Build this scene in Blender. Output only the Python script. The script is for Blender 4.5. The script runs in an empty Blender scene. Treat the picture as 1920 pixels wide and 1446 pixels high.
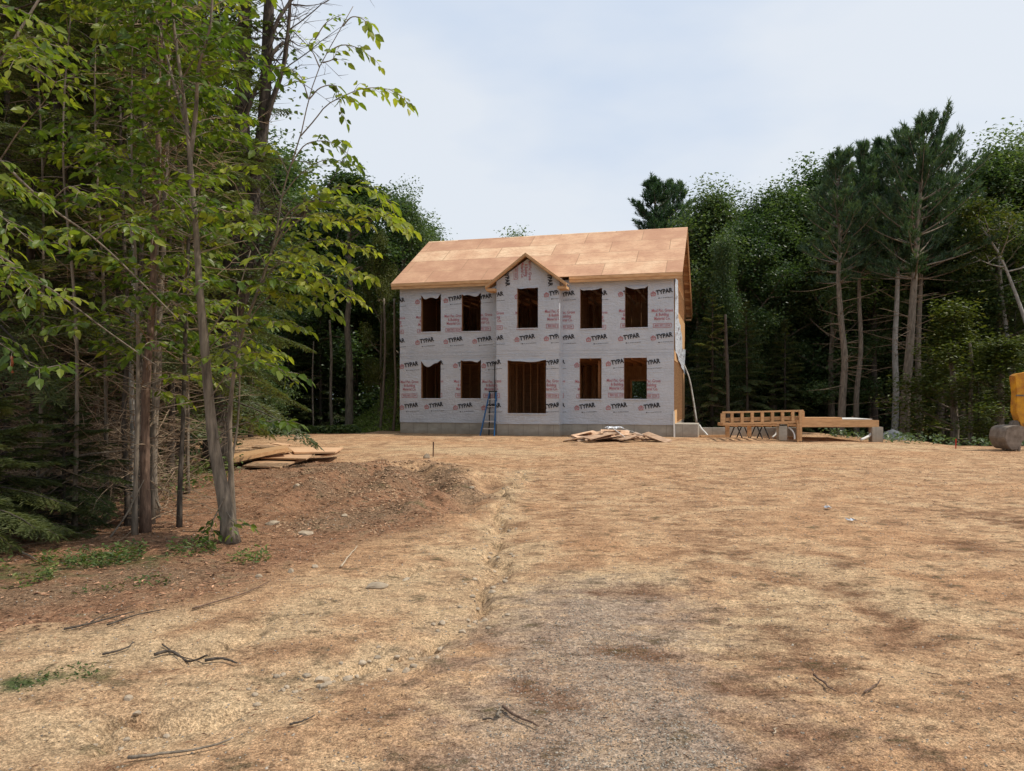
import bpy, bmesh, math, random
import numpy as np
from mathutils import Vector, Matrix
R = math.radians
sc = bpy.context.scene
COL = sc.collection

# ------------------------------------------------------------------ camera
FPX, CX, HY, CH = 1443.0, 960.0, 740.0, 1.6      # focal length in photo pixels, centre, horizon row, eye height
cam = bpy.data.objects.new('camera', bpy.data.cameras.new('camera'))
COL.objects.link(cam)
cam.location = (0, 0, CH)
cam.rotation_euler = (R(90), 0, 0)
cam.data.sensor_width = 36
cam.data.lens = 36*FPX/1920
cam.data.shift_y = 17/1920
cam.data.clip_end = 2000
sc.camera = cam

# ------------------------------------------------------------------ sky + sun
SUN_AZ, SUN_EL = R(94), R(57)        # azimuth measured from +Y towards +X
w = bpy.data.worlds.new('World'); sc.world = w; w.use_nodes = True
nt = w.node_tree; nt.nodes.clear()
def wn(t, **k):
    n = nt.nodes.new(t)
    for a, b in k.items(): setattr(n, a, b)
    return n
out = wn('ShaderNodeOutputWorld'); bg = wn('ShaderNodeBackground')
sky = wn('ShaderNodeTexSky', sky_type='NISHITA', sun_disc=False, sun_elevation=SUN_EL, sun_rotation=SUN_AZ)
sky.air_density = 1.4; sky.dust_density = 3.0
tc = wn('ShaderNodeTexCoord'); mp = wn('ShaderNodeMapping'); mp.inputs['Scale'].default_value = (1.0, 1.0, 2.6)
nz = wn('ShaderNodeTexNoise'); nz.inputs['Scale'].default_value = 1.6; nz.inputs['Detail'].default_value = 5; nz.inputs['Roughness'].default_value = .5
cr = wn('ShaderNodeValToRGB'); cr.color_ramp.elements[0].position = .38; cr.color_ramp.elements[1].position = .62
cr.color_ramp.elements[0].color = (5.7, 6.9, 8.8, 1); cr.color_ramp.elements[1].color = (8.0, 8.5, 9.2, 1)
mx = wn('ShaderNodeMixRGB'); mx.inputs[0].default_value = .88
nt.links.new(tc.outputs['Generated'], mp.inputs['Vector']); nt.links.new(mp.outputs[0], nz.inputs['Vector'])
nt.links.new(nz.outputs[0], cr.inputs[0]); nt.links.new(sky.outputs[0], mx.inputs[1]); nt.links.new(cr.outputs[0], mx.inputs[2])
nt.links.new(mx.outputs[0], bg.inputs['Color']); bg.inputs['Strength'].default_value = .104
nt.links.new(bg.outputs[0], out.inputs[0])
sl = bpy.data.lights.new('sun', 'SUN'); sl.energy = 3.8; sl.angle = R(1.2); sl.color = (1, .94, .84)
sun = bpy.data.objects.new('sun', sl); COL.objects.link(sun)
sdir = Vector((math.sin(SUN_AZ)*math.cos(SUN_EL), math.cos(SUN_AZ)*math.cos(SUN_EL), math.sin(SUN_EL)))
sun.rotation_euler = sdir.to_track_quat('Z', 'Y').to_euler(); sun.location = (20, 10, 40)
sc.view_settings.view_transform = 'Standard'; sc.view_settings.look = 'None'
sc.view_settings.exposure = 0.0; sc.view_settings.gamma = 1
sc.render.engine = 'CYCLES'
cy = sc.cycles
cy.max_bounces = 8; cy.diffuse_bounces = 5; cy.glossy_bounces = 2; cy.transmission_bounces = 3; cy.transparent_max_bounces = 4
cy.use_denoising = True

# ------------------------------------------------------------------ helpers
def rs(seed): return np.random.default_rng(seed)
def W(px, py, Y): return np.array([(px-CX)/FPX*Y, Y, CH-(py-HY)/FPX*Y])
def G(px, py):
    Y = CH*FPX/(py-HY); return np.array([(px-CX)/FPX*Y, Y])
def vnoise(x, y, seed=0):
    xi = np.floor(x).astype(np.int64); yi = np.floor(y).astype(np.int64)
    fx = x-xi; fy = y-yi; fx = fx*fx*(3-2*fx); fy = fy*fy*(3-2*fy)
    def h(a, b):
        n = (a*374761393 + b*668265263 + seed*1442695041) & 0xffffffff
        n = ((n ^ (n >> 13))*1274126177) & 0xffffffff
        return ((n ^ (n >> 16)) & 0xffff)/65535.0
    return (h(xi, yi)*(1-fx)+h(xi+1, yi)*fx)*(1-fy) + (h(xi, yi+1)*(1-fx)+h(xi+1, yi+1)*fx)*fy
def fbm(x, y, sc_=1., o=4, seed=0, g=.5):
    s = 0; a = 1; t = 0
    for i in range(o):
        s = s + a*(vnoise(x*sc_+i*17.3, y*sc_-i*9.1, seed+i)-.5); t += a; a *= g; sc_ *= 2.03
    return s/t*2
def sstep(a, b, x):
    t = np.clip((x-a)/(b-a), 0, 1); return t*t*(3-2*t)
def pdist(x, y, pts):
    d = np.full(np.shape(x), 1e9)
    for (ax, ay), (bx, by) in zip(pts[:-1], pts[1:]):
        vx, vy = bx-ax, by-ay; t = np.clip(((x-ax)*vx+(y-ay)*vy)/(vx*vx+vy*vy+1e-9), 0, 1)
        d = np.minimum(d, np.hypot(x-ax-t*vx, y-ay-t*vy))
    return d
def inpoly(x, y, P):
    r = np.zeros(np.shape(x), bool); n = len(P)
    for i in range(n):
        x1, y1 = P[i]; x2, y2 = P[(i+1) % n]
        c = ((y1 > y) != (y2 > y)) & (x < (x2-x1)*(y-y1)/(y2-y1+1e-12)+x1); r ^= c
    return r
def GP(l): return [tuple(G(*p)) for p in l]

class MB:
    def __init__(s): s.V = []; s.F = []; s.n = 0; s.T = []
    def add(s, V, F, tint=None):
        V = np.asarray(V, float).reshape(-1, 3); F = np.asarray(F, np.int64)
        s.V.append(V); s.F.append(F+s.n); s.n += len(V)
        s.T.append(np.full(len(V), .5) if tint is None else np.asarray(tint, float))
        return s
    def build(s, name, m, parent=None, smooth=False):
        me = bpy.data.meshes.new(name)
        V = np.concatenate(s.V) if s.V else np.zeros((0, 3))
        me.vertices.add(len(V)); me.vertices.foreach_set('co', V.ravel().astype(np.float32))
        idx = np.concatenate([f.ravel() for f in s.F]).astype(np.int32)
        cnt = np.concatenate([np.full(len(f), f.shape[1]) for f in s.F]).astype(np.int32)
        me.loops.add(len(idx)); me.loops.foreach_set('vertex_index', idx)
        me.polygons.add(len(cnt)); me.polygons.foreach_set('loop_start', np.concatenate([[0], np.cumsum(cnt)[:-1]]).astype(np.int32))
        me.polygons.foreach_set('loop_total', cnt)
        me.polygons.foreach_set('use_smooth', np.full(len(cnt), bool(smooth)))
        at = me.attributes.new('tint', 'FLOAT', 'POINT'); at.data.foreach_set('value', np.concatenate(s.T).astype(np.float32))
        me.update(calc_edges=True); me.validate()
        if m: me.materials.append(m)
        o = bpy.data.objects.new(name, me); COL.objects.link(o)
        if parent is not None: o.parent = parent
        return o
def tag(o, label=None, cat=None, group=None, kind=None):
    if label: o['label'] = label
    if cat: o['category'] = cat
    if group: o['group'] = group
    if kind: o['kind'] = kind
    return o
def empty(name, loc, rz=0, label=None, cat=None, group=None):
    o = bpy.data.objects.new(name, None); COL.objects.link(o); o.empty_display_size = .2
    o.location = tuple(loc); o.rotation_euler = (0, 0, rz); return tag(o, label, cat, group)
BQ = np.array([[0,1,3,2],[4,6,7,5],[0,4,5,1],[2,3,7,6],[0,2,6,4],[1,5,7,3]])
def box(mb, x0, x1, y0, y1, z0, z1, tint=.5):
    V = [(x, y, z) for x in (x0, x1) for y in (y0, y1) for z in (z0, z1)]
    mb.add(V, BQ, np.full(8, tint)); return mb
def board(mb, p0, p1, wd, th, up=(0, 0, 1), tint=.5):
    p0 = np.array(p0, float); p1 = np.array(p1, float); d = p1-p0; L = np.linalg.norm(d); d /= L
    up = np.array(up, float); s = np.cross(d, up); s /= np.linalg.norm(s)+1e-9; u = np.cross(s, d)
    V = [p0+d*L*a+s*wd*b+u*th*c for a in (0, 1) for b in (-.5, .5) for c in (-.5, .5)]
    mb.add(V, BQ, np.full(8, tint)); return mb
def tube(mb, P, rad, seg=6, cap=True, tint=.5):
    P = np.asarray(P, float); n = len(P); rad = np.broadcast_to(np.asarray(rad, float), (n,))
    T = np.gradient(P, axis=0); T /= np.linalg.norm(T, axis=1)[:, None]+1e-9
    ref = np.array([0.13, .97, .2]) if abs(T[:, 1]).mean() < .7 else np.array([1., .1, .1])
    A = np.cross(T, ref); A /= np.linalg.norm(A, axis=1)[:, None]+1e-9; B = np.cross(T, A)
    a = np.linspace(0, 2*math.pi, seg, endpoint=False)
    V = P[:, None]+rad[:, None, None]*(np.cos(a)[None, :, None]*A[:, None]+np.sin(a)[None, :, None]*B[:, None])
    i = np.arange(n-1)[:, None]*seg; j = np.arange(seg)[None]; k = (j+1) % seg
    F = np.stack([i+j, i+k, i+seg+k, i+seg+j], -1).reshape(-1, 4)
    mb.add(V.reshape(-1, 3), F, np.full(n*seg, tint))
    if cap:
        mb.F.append(np.array([list(range(seg))[::-1], list(range((n-1)*seg, n*seg))])+mb.n-n*seg)
    return mb
def smooth_path(P, n):
    P = np.asarray(P, float); k = len(P)
    t = np.concatenate([[0], np.cumsum(np.linalg.norm(np.diff(P, axis=0), axis=1))]); t /= t[-1]
    m = np.gradient(P, t, axis=0)
    q = np.linspace(0, 1, n); i = np.clip(np.searchsorted(t, q, 'right')-1, 0, k-2)
    h = (t[i+1]-t[i])[:, None]; s = ((q-t[i])[:, None])/h
    return (2*s**3-3*s**2+1)*P[i]+(s**3-2*s**2+s)*h*m[i]+(-2*s**3+3*s**2)*P[i+1]+(s**3-s**2)*h*m[i+1]

LEAF4 = (np.array([[0,0,0],[.42,.30,.07],[1,0,-.06],[.42,-.30,.07]]), np.array([[0,2,1],[0,3,2]]))
LEAF6 = (np.array([[0,0,0],[.28,.24,.06],[.68,.20,.03],[1.05,0,-.10],[.68,-.20,.03],[.28,-.24,.06],[.5,0,-.01]]),
         np.array([[0,6,2,1],[0,5,4,6]]), np.array([[6,3,2],[6,4,3]]))
OCT = (np.array([[.5,0,0],[-.5,0,0],[0,.4,0],[0,-.4,0],[.08,.05,.32],[0,0,-.3]]), np.array([[0,2,4],[2,1,4],[1,3,4],[3,0,4],[2,0,5],[1,2,5],[3,1,5],[0,3,5]]))
NEED = (np.array([[0,.5,0],[0,-.5,0],[1,0,0]]), np.array([[0,1,2]]))
def unit(v): return v/(np.linalg.norm(v, axis=-1, keepdims=True)+1e-9)
def scatter(mb, pos, d, n, L, wd, tpl, tint):
    d = unit(d); y = unit(np.cross(n, d)); z = np.cross(d, y); N = len(pos)
    L = np.broadcast_to(L, (N,))[:, None, None]; T = tpl[0]; k = len(T)
    V = pos[:, None]+L*(T[None, :, 0:1]*d[:, None]+wd*T[None, :, 1:2]*y[:, None]+T[None, :, 2:3]*z[:, None])
    V = V.reshape(-1, 3); off = (np.arange(N)*k)[:, None, None]
    tt = np.repeat(np.broadcast_to(tint, (N,)), k)
    first = True
    for Fm in tpl[1:]:
        F = (off+Fm[None]).reshape(-1, Fm.shape[1])
        if first: mb.add(V, F, tt); first = False; base = mb.n-len(V)
        else: mb.F.append(F+base)

# ------------------------------------------------------------------ materials
def newmat(name):
    m = bpy.data.materials.new(name); m.use_nodes = True; return m, m.node_tree, m.node_tree.nodes['Principled BSDF']
def N(t, ty, **k):
    n = t.nodes.new(ty)
    for a, b in k.items():
        if a in n.inputs: n.inputs[a].default_value = b
        else: setattr(n, a, b)
    return n
def ramp(t, fac, stops):
    n = t.nodes.new('ShaderNodeValToRGB'); e = n.color_ramp.elements
    while len(e) < len(stops): e.new(.5)
    for i, (p, c) in enumerate(stops):
        e[i].position = p; e[i].color = (*c, 1) if len(c) == 3 else c
    t.links.new(fac, n.inputs[0]); return n.outputs[0]
def mixc(t, fac, a, b, blend='MIX'):
    n = t.nodes.new('ShaderNodeMixRGB'); n.blend_type = blend
    for i, v in enumerate((fac, a, b)):
        if hasattr(v, 'is_output') or isinstance(v, bpy.types.NodeSocket): t.links.new(v, n.inputs[i])
        else: n.inputs[i].default_value = v if i == 0 else (*v, 1)
    return n.outputs[0]
def noise(t, vec, s, det=4, rough=.55, scale3=None):
    if scale3:
        m = N(t, 'ShaderNodeMapping'); m.inputs['Scale'].default_value = scale3; t.links.new(vec, m.inputs[0]); vec = m.outputs[0]
    n = N(t, 'ShaderNodeTexNoise'); n.inputs['Scale'].default_value = s; n.inputs['Detail'].default_value = det; n.inputs['Roughness'].default_value = rough
    t.links.new(vec, n.inputs['Vector']); return n.outputs[0]
def bump(t, b, h, st=.3, dist=.02):
    n = N(t, 'ShaderNodeBump'); n.inputs['Strength'].default_value = st; n.inputs['Distance'].default_value = dist
    t.links.new(h, n.inputs['Height']); t.links.new(n.outputs[0], b.inputs['Normal'])
def math_(t, op, a, b=None, clamp=False):
    n = t.nodes.new('ShaderNodeMath'); n.operation = op; n.use_clamp = clamp
    for i, v in enumerate((a, b)):
        if v is None: continue
        if isinstance(v, (int, float)): n.inputs[i].default_value = v
        else: t.links.new(v, n.inputs[i])
    return n.outputs[0]
def simple(name, c1, c2, s=8, rough=.8, scale3=None, bmp=.3, dist=.01, det=5, spec=.3, metal=0, tintamt=.35):
    m, t, b = newmat(name); oc = N(t, 'ShaderNodeTexCoord').outputs['Object']
    n = noise(t, oc, s, det, .6, scale3); c = ramp(t, n, [(.3, c1), (.7, c2)])
    a = N(t, 'ShaderNodeAttribute', attribute_name='tint')
    v = math_(t, 'ADD', math_(t, 'MULTIPLY', a.outputs['Fac'], 2*tintamt), 1-tintamt)
    h = N(t, 'ShaderNodeHueSaturation'); t.links.new(v, h.inputs['Value']); t.links.new(c, h.inputs['Color'])
    t.links.new(h.outputs[0], b.inputs['Base Color'])
    b.inputs['Roughness'].default_value = rough; b.inputs['Specular IOR Level'].default_value = spec; b.inputs['Metallic'].default_value = metal
    bump(t, b, n, bmp, dist); return m
def leafmat(name, c0, c1, c2, trans=.35, rough=.5):
    m, t, b = newmat(name)
    a = N(t, 'ShaderNodeAttribute', attribute_name='tint').outputs['Fac']
    c = ramp(t, a, [(0, c0), (.5, c1), (1, c2)])
    oi = N(t, 'ShaderNodeObjectInfo').outputs['Random']
    h = N(t, 'ShaderNodeHueSaturation'); t.links.new(c, h.inputs['Color'])
    t.links.new(math_(t, 'ADD', math_(t, 'MULTIPLY', oi, .5), .75), h.inputs['Value'])
    t.links.new(math_(t, 'ADD', math_(t, 'MULTIPLY', oi, -.03), .515), h.inputs['Hue'])
    t.links.new(h.outputs[0], b.inputs['Base Color'])
    b.inputs['Roughness'].default_value = rough; b.inputs['Specular IOR Level'].default_value = .35
    tr = N(t, 'ShaderNodeBsdfTranslucent'); t.links.new(mixc(t, 1., h.outputs[0], (1.25, 1.35, .6), 'MULTIPLY'), tr.inputs['Color'])
    ms = N(t, 'ShaderNodeMixShader'); ms.inputs[0].default_value = trans
    t.links.new(b.outputs[0], ms.inputs[1]); t.links.new(tr.outputs[0], ms.inputs[2])
    t.links.new(ms.outputs[0], t.nodes['Material Output'].inputs[0]); return m
M = {}
M['broad'] = leafmat('broadleaf_foliage', (.044,.078,.032), (.078,.124,.044), (.145,.185,.07), .36, .42)
M['broad_dark'] = leafmat('dark_broadleaf_foliage', (.045,.080,.034), (.078,.125,.048), (.14,.185,.07), .36, .42)
M['olive'] = leafmat('olive_foliage', (.045,.06,.015), (.085,.11,.022), (.14,.13,.03), .35)
M['pine'] = leafmat('pine_needles', (.040,.080,.042), (.066,.118,.056), (.12,.17,.075), .28, .4)
M['hem'] = leafmat('hemlock_needles', (.045,.066,.022), (.085,.105,.034), (.16,.17,.055), .35)
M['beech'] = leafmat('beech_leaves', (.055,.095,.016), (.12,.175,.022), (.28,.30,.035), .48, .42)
M['beech_yellow'] = leafmat('yellow_beech_leaves', (.08,.125,.018), (.18,.235,.028), (.37,.38,.05), .5, .42)  # yellower green of the arching sapling's own leaves
M['weed'] = leafmat('weed_leaves', (.05,.085,.02), (.085,.125,.03), (.16,.19,.05), .35)
M['dead'] = simple('dead_twigs', (.17,.115,.07), (.34,.245,.16), 30, .9, bmp=.1)
M['bark'] = simple('grey_bark', (.085,.068,.05), (.28,.225,.165), 7, .9, (3, 3, .5), .8, .02)
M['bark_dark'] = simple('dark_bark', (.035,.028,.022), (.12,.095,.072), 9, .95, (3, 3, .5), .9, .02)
M['bark_red'] = simple('reddish_bark', (.075,.045,.03), (.22,.14,.095), 12, .9, (3, 3, .6), .8, .015)
M['stickpale'] = simple('bleached_wood', (.33,.25,.17), (.52,.42,.30), 8, .9, bmp=.2)
M['bark_pale'] = simple('pale_bark', (.22,.2,.165), (.45,.42,.37), 5, .85, (2, 2, 1), .4, .01)
M['stone'] = simple('field_stone', (.26,.20,.14), (.46,.37,.265), 9, .95, bmp=.5)
M['conc'] = None
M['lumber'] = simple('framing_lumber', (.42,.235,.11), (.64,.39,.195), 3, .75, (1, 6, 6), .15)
M['lumber_shaded'] = simple('shaded_interior_lumber', (.26,.115,.045), (.42,.21,.09), 3, .8, (1, 6, 6), .15)  # framing wood with the shade inside the house darkened into its colour
M['osb'] = simple('sheathing_board', (.46,.25,.11), (.66,.41,.2), 14, .8, (1, 1, .3), .1)
M['ply'] = simple('plywood_sheet', (.44,.255,.14), (.60,.385,.22), 2.5, .7, (1, 5, 1), .1)
M['scrap'] = simple('scrap_wood', (.36,.21,.12), (.66,.45,.30), 6, .8, (1, 1, 4), .2)
M['plastic'] = simple('plastic_sheet', (.55,.57,.6), (.8,.82,.85), 6, .35, bmp=.6, spec=.5)
M['blue'] = simple('blue_fibreglass', (.02,.10,.25), (.03,.14,.33), 6, .45, bmp=.05)
M['alu'] = simple('aluminium', (.5,.52,.55), (.65,.67,.7), 10, .4, bmp=.05, metal=.6)
M['black'] = simple('black_steel', (.012,.012,.014), (.03,.03,.032), 10, .5, bmp=.05)
M['pvc'] = simple('white_pipe_plastic', (.6,.58,.53), (.75,.73,.68), 5, .5, bmp=.05)
M['yellow'] = simple('worn_yellow_paint', (.30,.10,.02), (.66,.33,.015), 4, .55, bmp=.2, det=8)
M['bucket'] = simple('worn_bucket_steel', (.13,.10,.075), (.27,.22,.17), 6, .7, bmp=.5)
M['gravel'] = simple('grey_gravel', (.08,.085,.09), (.20,.21,.22), 40, .95, bmp=1, dist=.03)
M['ink'] = simple('black_print', (.015,.015,.018), (.03,.03,.034), 5, .7, bmp=0)
M['red'] = simple('red_print', (.38,.12,.14), (.48,.17,.19), 5, .7, bmp=0)
M['redicon'] = simple('red_icon_print', (.42,.06,.06), (.5,.09,.08), 5, .7, bmp=0)
M['stakered'] = simple('red_stake_paint', (.4,.03,.02), (.5,.06,.03), 5, .7)
M['bluetarp'] = simple('blue_tarp', (.03,.12,.4), (.05,.2,.55), 5, .5)
M['orange'] = simple('reddish_leaf', (.35,.09,.03), (.42,.13,.05), 5, .6)
M['litter'] = simple('ground_litter', (.16,.09,.05), (.42,.29,.17), 50, .95, bmp=.1, tintamt=.8)
M['redneedle'] = simple('fallen_needles', (.16,.07,.04), (.33,.18,.10), 20, .95, bmp=0, tintamt=.6)
M['leaflit'] = simple('fallen_leaves', (.17,.075,.04), (.42,.25,.15), 9, .9, bmp=0, tintamt=.75)
M['pebble'] = simple('pebbles', (.15,.125,.10), (.34,.295,.235), 30, .95, bmp=0, tintamt=.6)
M['crumb'] = simple('soil_crumbs', (.17,.10,.06), (.44,.29,.175), 30, 1, bmp=.1, tintamt=.5)
def concrete():
    m, t, b = newmat('foundation_concrete'); oc = N(t, 'ShaderNodeTexCoord').outputs['Object']
    n = noise(t, oc, 2.2, 6, .6, (1, 1, 1.5)); c = ramp(t, n, [(.3, (.29,.265,.215)), (.7, (.45,.41,.34))])
    sx = N(t, 'ShaderNodeSeparateXYZ'); t.links.new(oc, sx.inputs[0])
    st = ramp(t, math_(t, 'ADD', sx.outputs[2], math_(t, 'MULTIPLY', n, .22)), [(.08, (1,)*3), (.30, (0,)*3)])
    c = mixc(t, math_(t, 'MULTIPLY', st, .6), c, (.33,.23,.14))
    fr = math_(t, 'FRACT', math_(t, 'DIVIDE', sx.outputs[0], .61))
    jl = math_(t, 'LESS_THAN', fr, .022)
    c = mixc(t, math_(t, 'MULTIPLY', jl, .55), c, (.09,.085,.075))
    t.links.new(c, b.inputs['Base Color']); b.inputs['Roughness'].default_value = .9
    bump(t, b, n, .3, .01); return m
M['conc'] = concrete()
def wrapmat():
    m, t, b = newmat('grey_house_wrap'); oc = N(t, 'ShaderNodeTexCoord').outputs['Object']
    n = noise(t, oc, 1.3, 5, .6); c = ramp(t, n, [(.3, (.49,.52,.56)), (.7, (.59,.615,.65))])
    n2 = noise(t, oc, 2.0, 6, .7, (1.2, 1, 9)); n3 = noise(t, oc, 6, 3, .6, (1.5, 1, 1.5))
    h = math_(t, 'ADD', math_(t, 'MULTIPLY', n2, .7), math_(t, 'MULTIPLY', n3, .45))
    sx = N(t, 'ShaderNodeSeparateXYZ'); t.links.new(oc, sx.inputs[0])
    # sheet edge (overlap of two rolls) seen as crisp horizontal crease lines
    for zz in (3.12, 3.20, 3.33):
        d = math_(t, 'ABSOLUTE', math_(t, 'SUBTRACT', math_(t, 'ADD', sx.outputs[2], math_(t, 'MULTIPLY', n3, .03)), zz+.015))
        h = math_(t, 'ADD', h, math_(t, 'MULTIPLY', math_(t, 'LESS_THAN', d, .012), .5))
    t.links.new(c, b.inputs['Base Color']); b.inputs['Roughness'].default_value = .55; b.inputs['Specular IOR Level'].default_value = .3
    bump(t, b, h, 1., .06); return m
M['wrap'] = wrapmat()
def roofmat():
    m, t, b = newmat('roof_plywood'); oc = N(t, 'ShaderNodeTexCoord').outputs['Object']
    br = N(t, 'ShaderNodeTexBrick'); br.offset = .5; br.inputs['Scale'].default_value = 1
    br.inputs['Brick Width'].default_value = 2.44; br.inputs['Row Height'].default_value = 1.22; br.inputs['Mortar Size'].default_value = .016
    br.inputs['Color1'].default_value = (0, 0, 0, 1); br.inputs['Color2'].default_value = (1, 1, 1, 1); br.inputs['Mortar'].default_value = (.5, .5, .5, 1); br.inputs['Bias'].default_value = 0
    t.links.new(oc, br.inputs[0])
    n1 = noise(t, oc, 1.2, 3, .5); n2 = noise(t, oc, 2.2, 6, .7, (1, 6, 1)); n3 = noise(t, oc, 7, 5, .7, (1, 3.2, 1))
    f = math_(t, 'ADD', math_(t, 'MULTIPLY', br.outputs['Color'], .30), math_(t, 'ADD', math_(t, 'MULTIPLY', n1, .45), math_(t, 'MULTIPLY', n2, .6)))
    c = ramp(t, f, [(.52, (.46,.25,.15)), (.66, (.62,.375,.225)), (.82, (.76,.54,.34))])
    c = mixc(t, ramp(t, n2, [(.50, (0,)*3), (.60, (.65,)*3)]), c, (.38,.19,.11))
    c = mixc(t, ramp(t, n3, [(.53, (0,)*3), (.64, (.55,)*3)]), c, (.34,.16,.09))
    c = mixc(t, math_(t, 'MULTIPLY', br.outputs['Fac'], .62), c, (.22,.12,.06))
    t.links.new(c, b.inputs['Base Color']); b.inputs['Roughness'].default_value = .75; b.inputs['Specular IOR Level'].default_value = .2
    bump(t, b, n2, .2, .005); return m
M['roof'] = roofmat()
def groundmat():
    m, t, b = newmat('construction_dirt'); oc = N(t, 'ShaderNodeTexCoord').outputs['Object']
    A = lambda s: N(t, 'ShaderNodeAttribute', attribute_name=s).outputs['Fac']
    big = noise(t, oc, .35, 5, .6); mid = noise(t, oc, 1.7, 6, .65); mid2 = noise(t, oc, 3.1, 5, .7, (1, 1.3, 1))
    fine = noise(t, oc, 38, 5, .75); vf = noise(t, oc, 95, 2, .6)
    sp = N(t, 'ShaderNodeTexVoronoi'); sp.inputs['Scale'].default_value = 55; t.links.new(oc, sp.inputs['Vector'])
    c = ramp(t, mid, [(.34, (.34,.20,.112)), (.5, (.525,.325,.18)), (.64, (.66,.45,.26))])
    c = mixc(t, ramp(t, mid2, [(.47, (0,)*3), (.68, (.7,)*3)]), c, (.30,.155,.08))
    c = mixc(t, ramp(t, big, [(.48, (0,)*3), (.62, (.35,)*3)]), c, (.52,.27,.13))
    thr = math_(t, 'MULTIPLY', math_(t, 'SUBTRACT', mid, .5), 2.4)
    thr2 = math_(t, 'MULTIPLY', math_(t, 'SUBTRACT', mid2, .5), 2.6)
    def zone(attr, th=thr, k=1.0):
        v = math_(t, 'ADD', A(attr), th); return math_(t, 'MULTIPLY', ramp(t, v, [(.18, (0,)*3), (.95, (1,)*3)]), k)
    c = mixc(t, zone('sand', thr, .58), c, ramp(t, fine, [(.3, (.50,.35,.20)), (.7, (.66,.495,.30))]))
    c = mixc(t, zone('grey', thr2, .62), c, ramp(t, fine, [(.3, (.21,.17,.135)), (.7, (.42,.36,.30))]))
    c = mixc(t, zone('needle', thr, .92), c, ramp(t, mid2, [(.36, (.15,.08,.045)), (.52, (.29,.145,.08)), (.66, (.44,.27,.165))]))
    c = mixc(t, zone('loam', thr2, .9), c, ramp(t, fine, [(.38, (.12,.075,.045)), (.62, (.33,.215,.13))]))
    c = mixc(t, zone('dark', thr2, .85), c, (.185,.092,.05))
    c = mixc(t, zone('moss', thr2, .9), c, (.05,.085,.025))
    n9 = noise(t, oc, 9, 5, .7, (1, 1.6, 1)); g = ramp(t, fine, [(.34, (.60,)*3), (.5, (1,)*3), (.66, (1.36,)*3)])
    c = mixc(t, 1., c, ramp(t, n9, [(.36, (.70,)*3), (.5, (1,)*3), (.64, (1.16,)*3)]), 'MULTIPLY')
    c = mixc(t, 1., c, g, 'MULTIPLY')
    c = mixc(t, 1., c, ramp(t, vf, [(.36, (.66,)*3), (.64, (1.34,)*3)]), 'MULTIPLY')
    c = mixc(t, math_(t, 'MULTIPLY', math_(t, 'LESS_THAN', sp.outputs['Distance'], .16), .35), c, (.62,.5,.38))
    t.links.new(c, b.inputs['Base Color']); b.inputs['Roughness'].default_value = 1; b.inputs['Specular IOR Level'].default_value = .1
    h = math_(t, 'ADD', math_(t, 'ADD', math_(t, 'MULTIPLY', fine, .45), math_(t, 'MULTIPLY', n9, 1.1)), math_(t, 'ADD', math_(t, 'MULTIPLY', vf, .2), math_(t, 'MULTIPLY', mid2, 1.6)))
    bump(t, b, h, 1., .05); return m
M['ground'] = groundmat()

# ------------------------------------------------------------------ ground
CHAN = GP([(985,880),(950,925),(925,985),(930,1040),(905,1110),(885,1160),(800,1215),(700,1245),(600,1275),(450,1310),(200,1370)])
CHAN2 = GP([(860,1050),(760,1075),(690,1100),(600,1125),(480,1180),(300,1240)])
RUTS = [GP([(640,925),(700,895),(800,880),(880,895)]), GP([(760,880),(800,905),(850,935)]), GP([(790,915),(770,945)]), GP([(560,960),(640,930),(700,920)]), GP([(845,960),(900,925),(920,905)])]
NEED_P = GP([(-900,1250),(-900,860),(430,850),(640,868),(830,900),(880,950),(830,985),(700,1010),(560,1060),(430,1120),(200,1170),(0,1185)])
LOAM = [GP([(560,888),(660,880),(760,872)]), GP([(600,985),(720,965)]), GP([(540,905),(640,895),(720,905),(830,880)]), GP([(620,930),(740,920)]), GP([(450,880),(600,880)]), GP([(820,900),(900,930)]), GP([(230,1075),(330,1080)]), GP([(0,1120),(120,1110)])]
SANDP = [GP([(-50,1290),(250,1230),(450,1195),(620,1130),(760,1085)]), GP([(-60,1440),(60,1400),(350,1330),(600,1265)]), GP([(930,1030),(905,1100),(850,1165)]), GP([(0,1210),(300,1160)]),
         GP([(760,838),(1000,846)]), GP([(1330,832),(1660,834)]), GP([(1500,1050),(1700,1130)]), GP([(1050,1100),(1200,1080)]), GP([(1400,1200),(1500,1120)])]
GREY = GP([(1250,1440),(1160,1330),(1100,1230),(1130,1130)]); GREY2 = GP([(1000,1440),(960,1340),(1000,1250)])
TRK = [GP([(1470,1440),(1450,1300),(1425,1180),(1390,1080),(1350,980)]), GP([(1900,1290),(1740,1190),(1640,1120),(1560,1040)]), GP([(1180,1210),(1300,1090),(1330,1000)]), GP([(1920,1180),(1700,1080)]), GP([(640,1400),(850,1290),(1000,1190)])]
DARK = [GP([(1360,1345),(1450,1375),(1550,1375)]), GP([(1370,1285),(1430,1290),(1540,1285)]), GP([(1375,1225),(1440,1232)]), GP([(1500,1215),(1560,1260)]), GP([(1520,1395),(1600,1440)]),
        GP([(1560,1100),(1600,1108)]), GP([(1640,1140),(1720,1200)]), GP([(1130,1110),(1220,1105)]), GP([(1840,960),(1920,975)]), GP([(1780,1010),(1860,1025)]), GP([(1440,1170),(1470,1190)]), GP([(1150,1215),(1230,1225)]), GP([(980,1290),(1060,1320)])]
def edgeY(x): return np.interp(x, [-40, -12, -6.5, -5, 8.5, 9.5, 13.6, 14.8, 40], [28, 30.5, 32.5, 43, 43, 37, 34, 24.6, 23.0])
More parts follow.
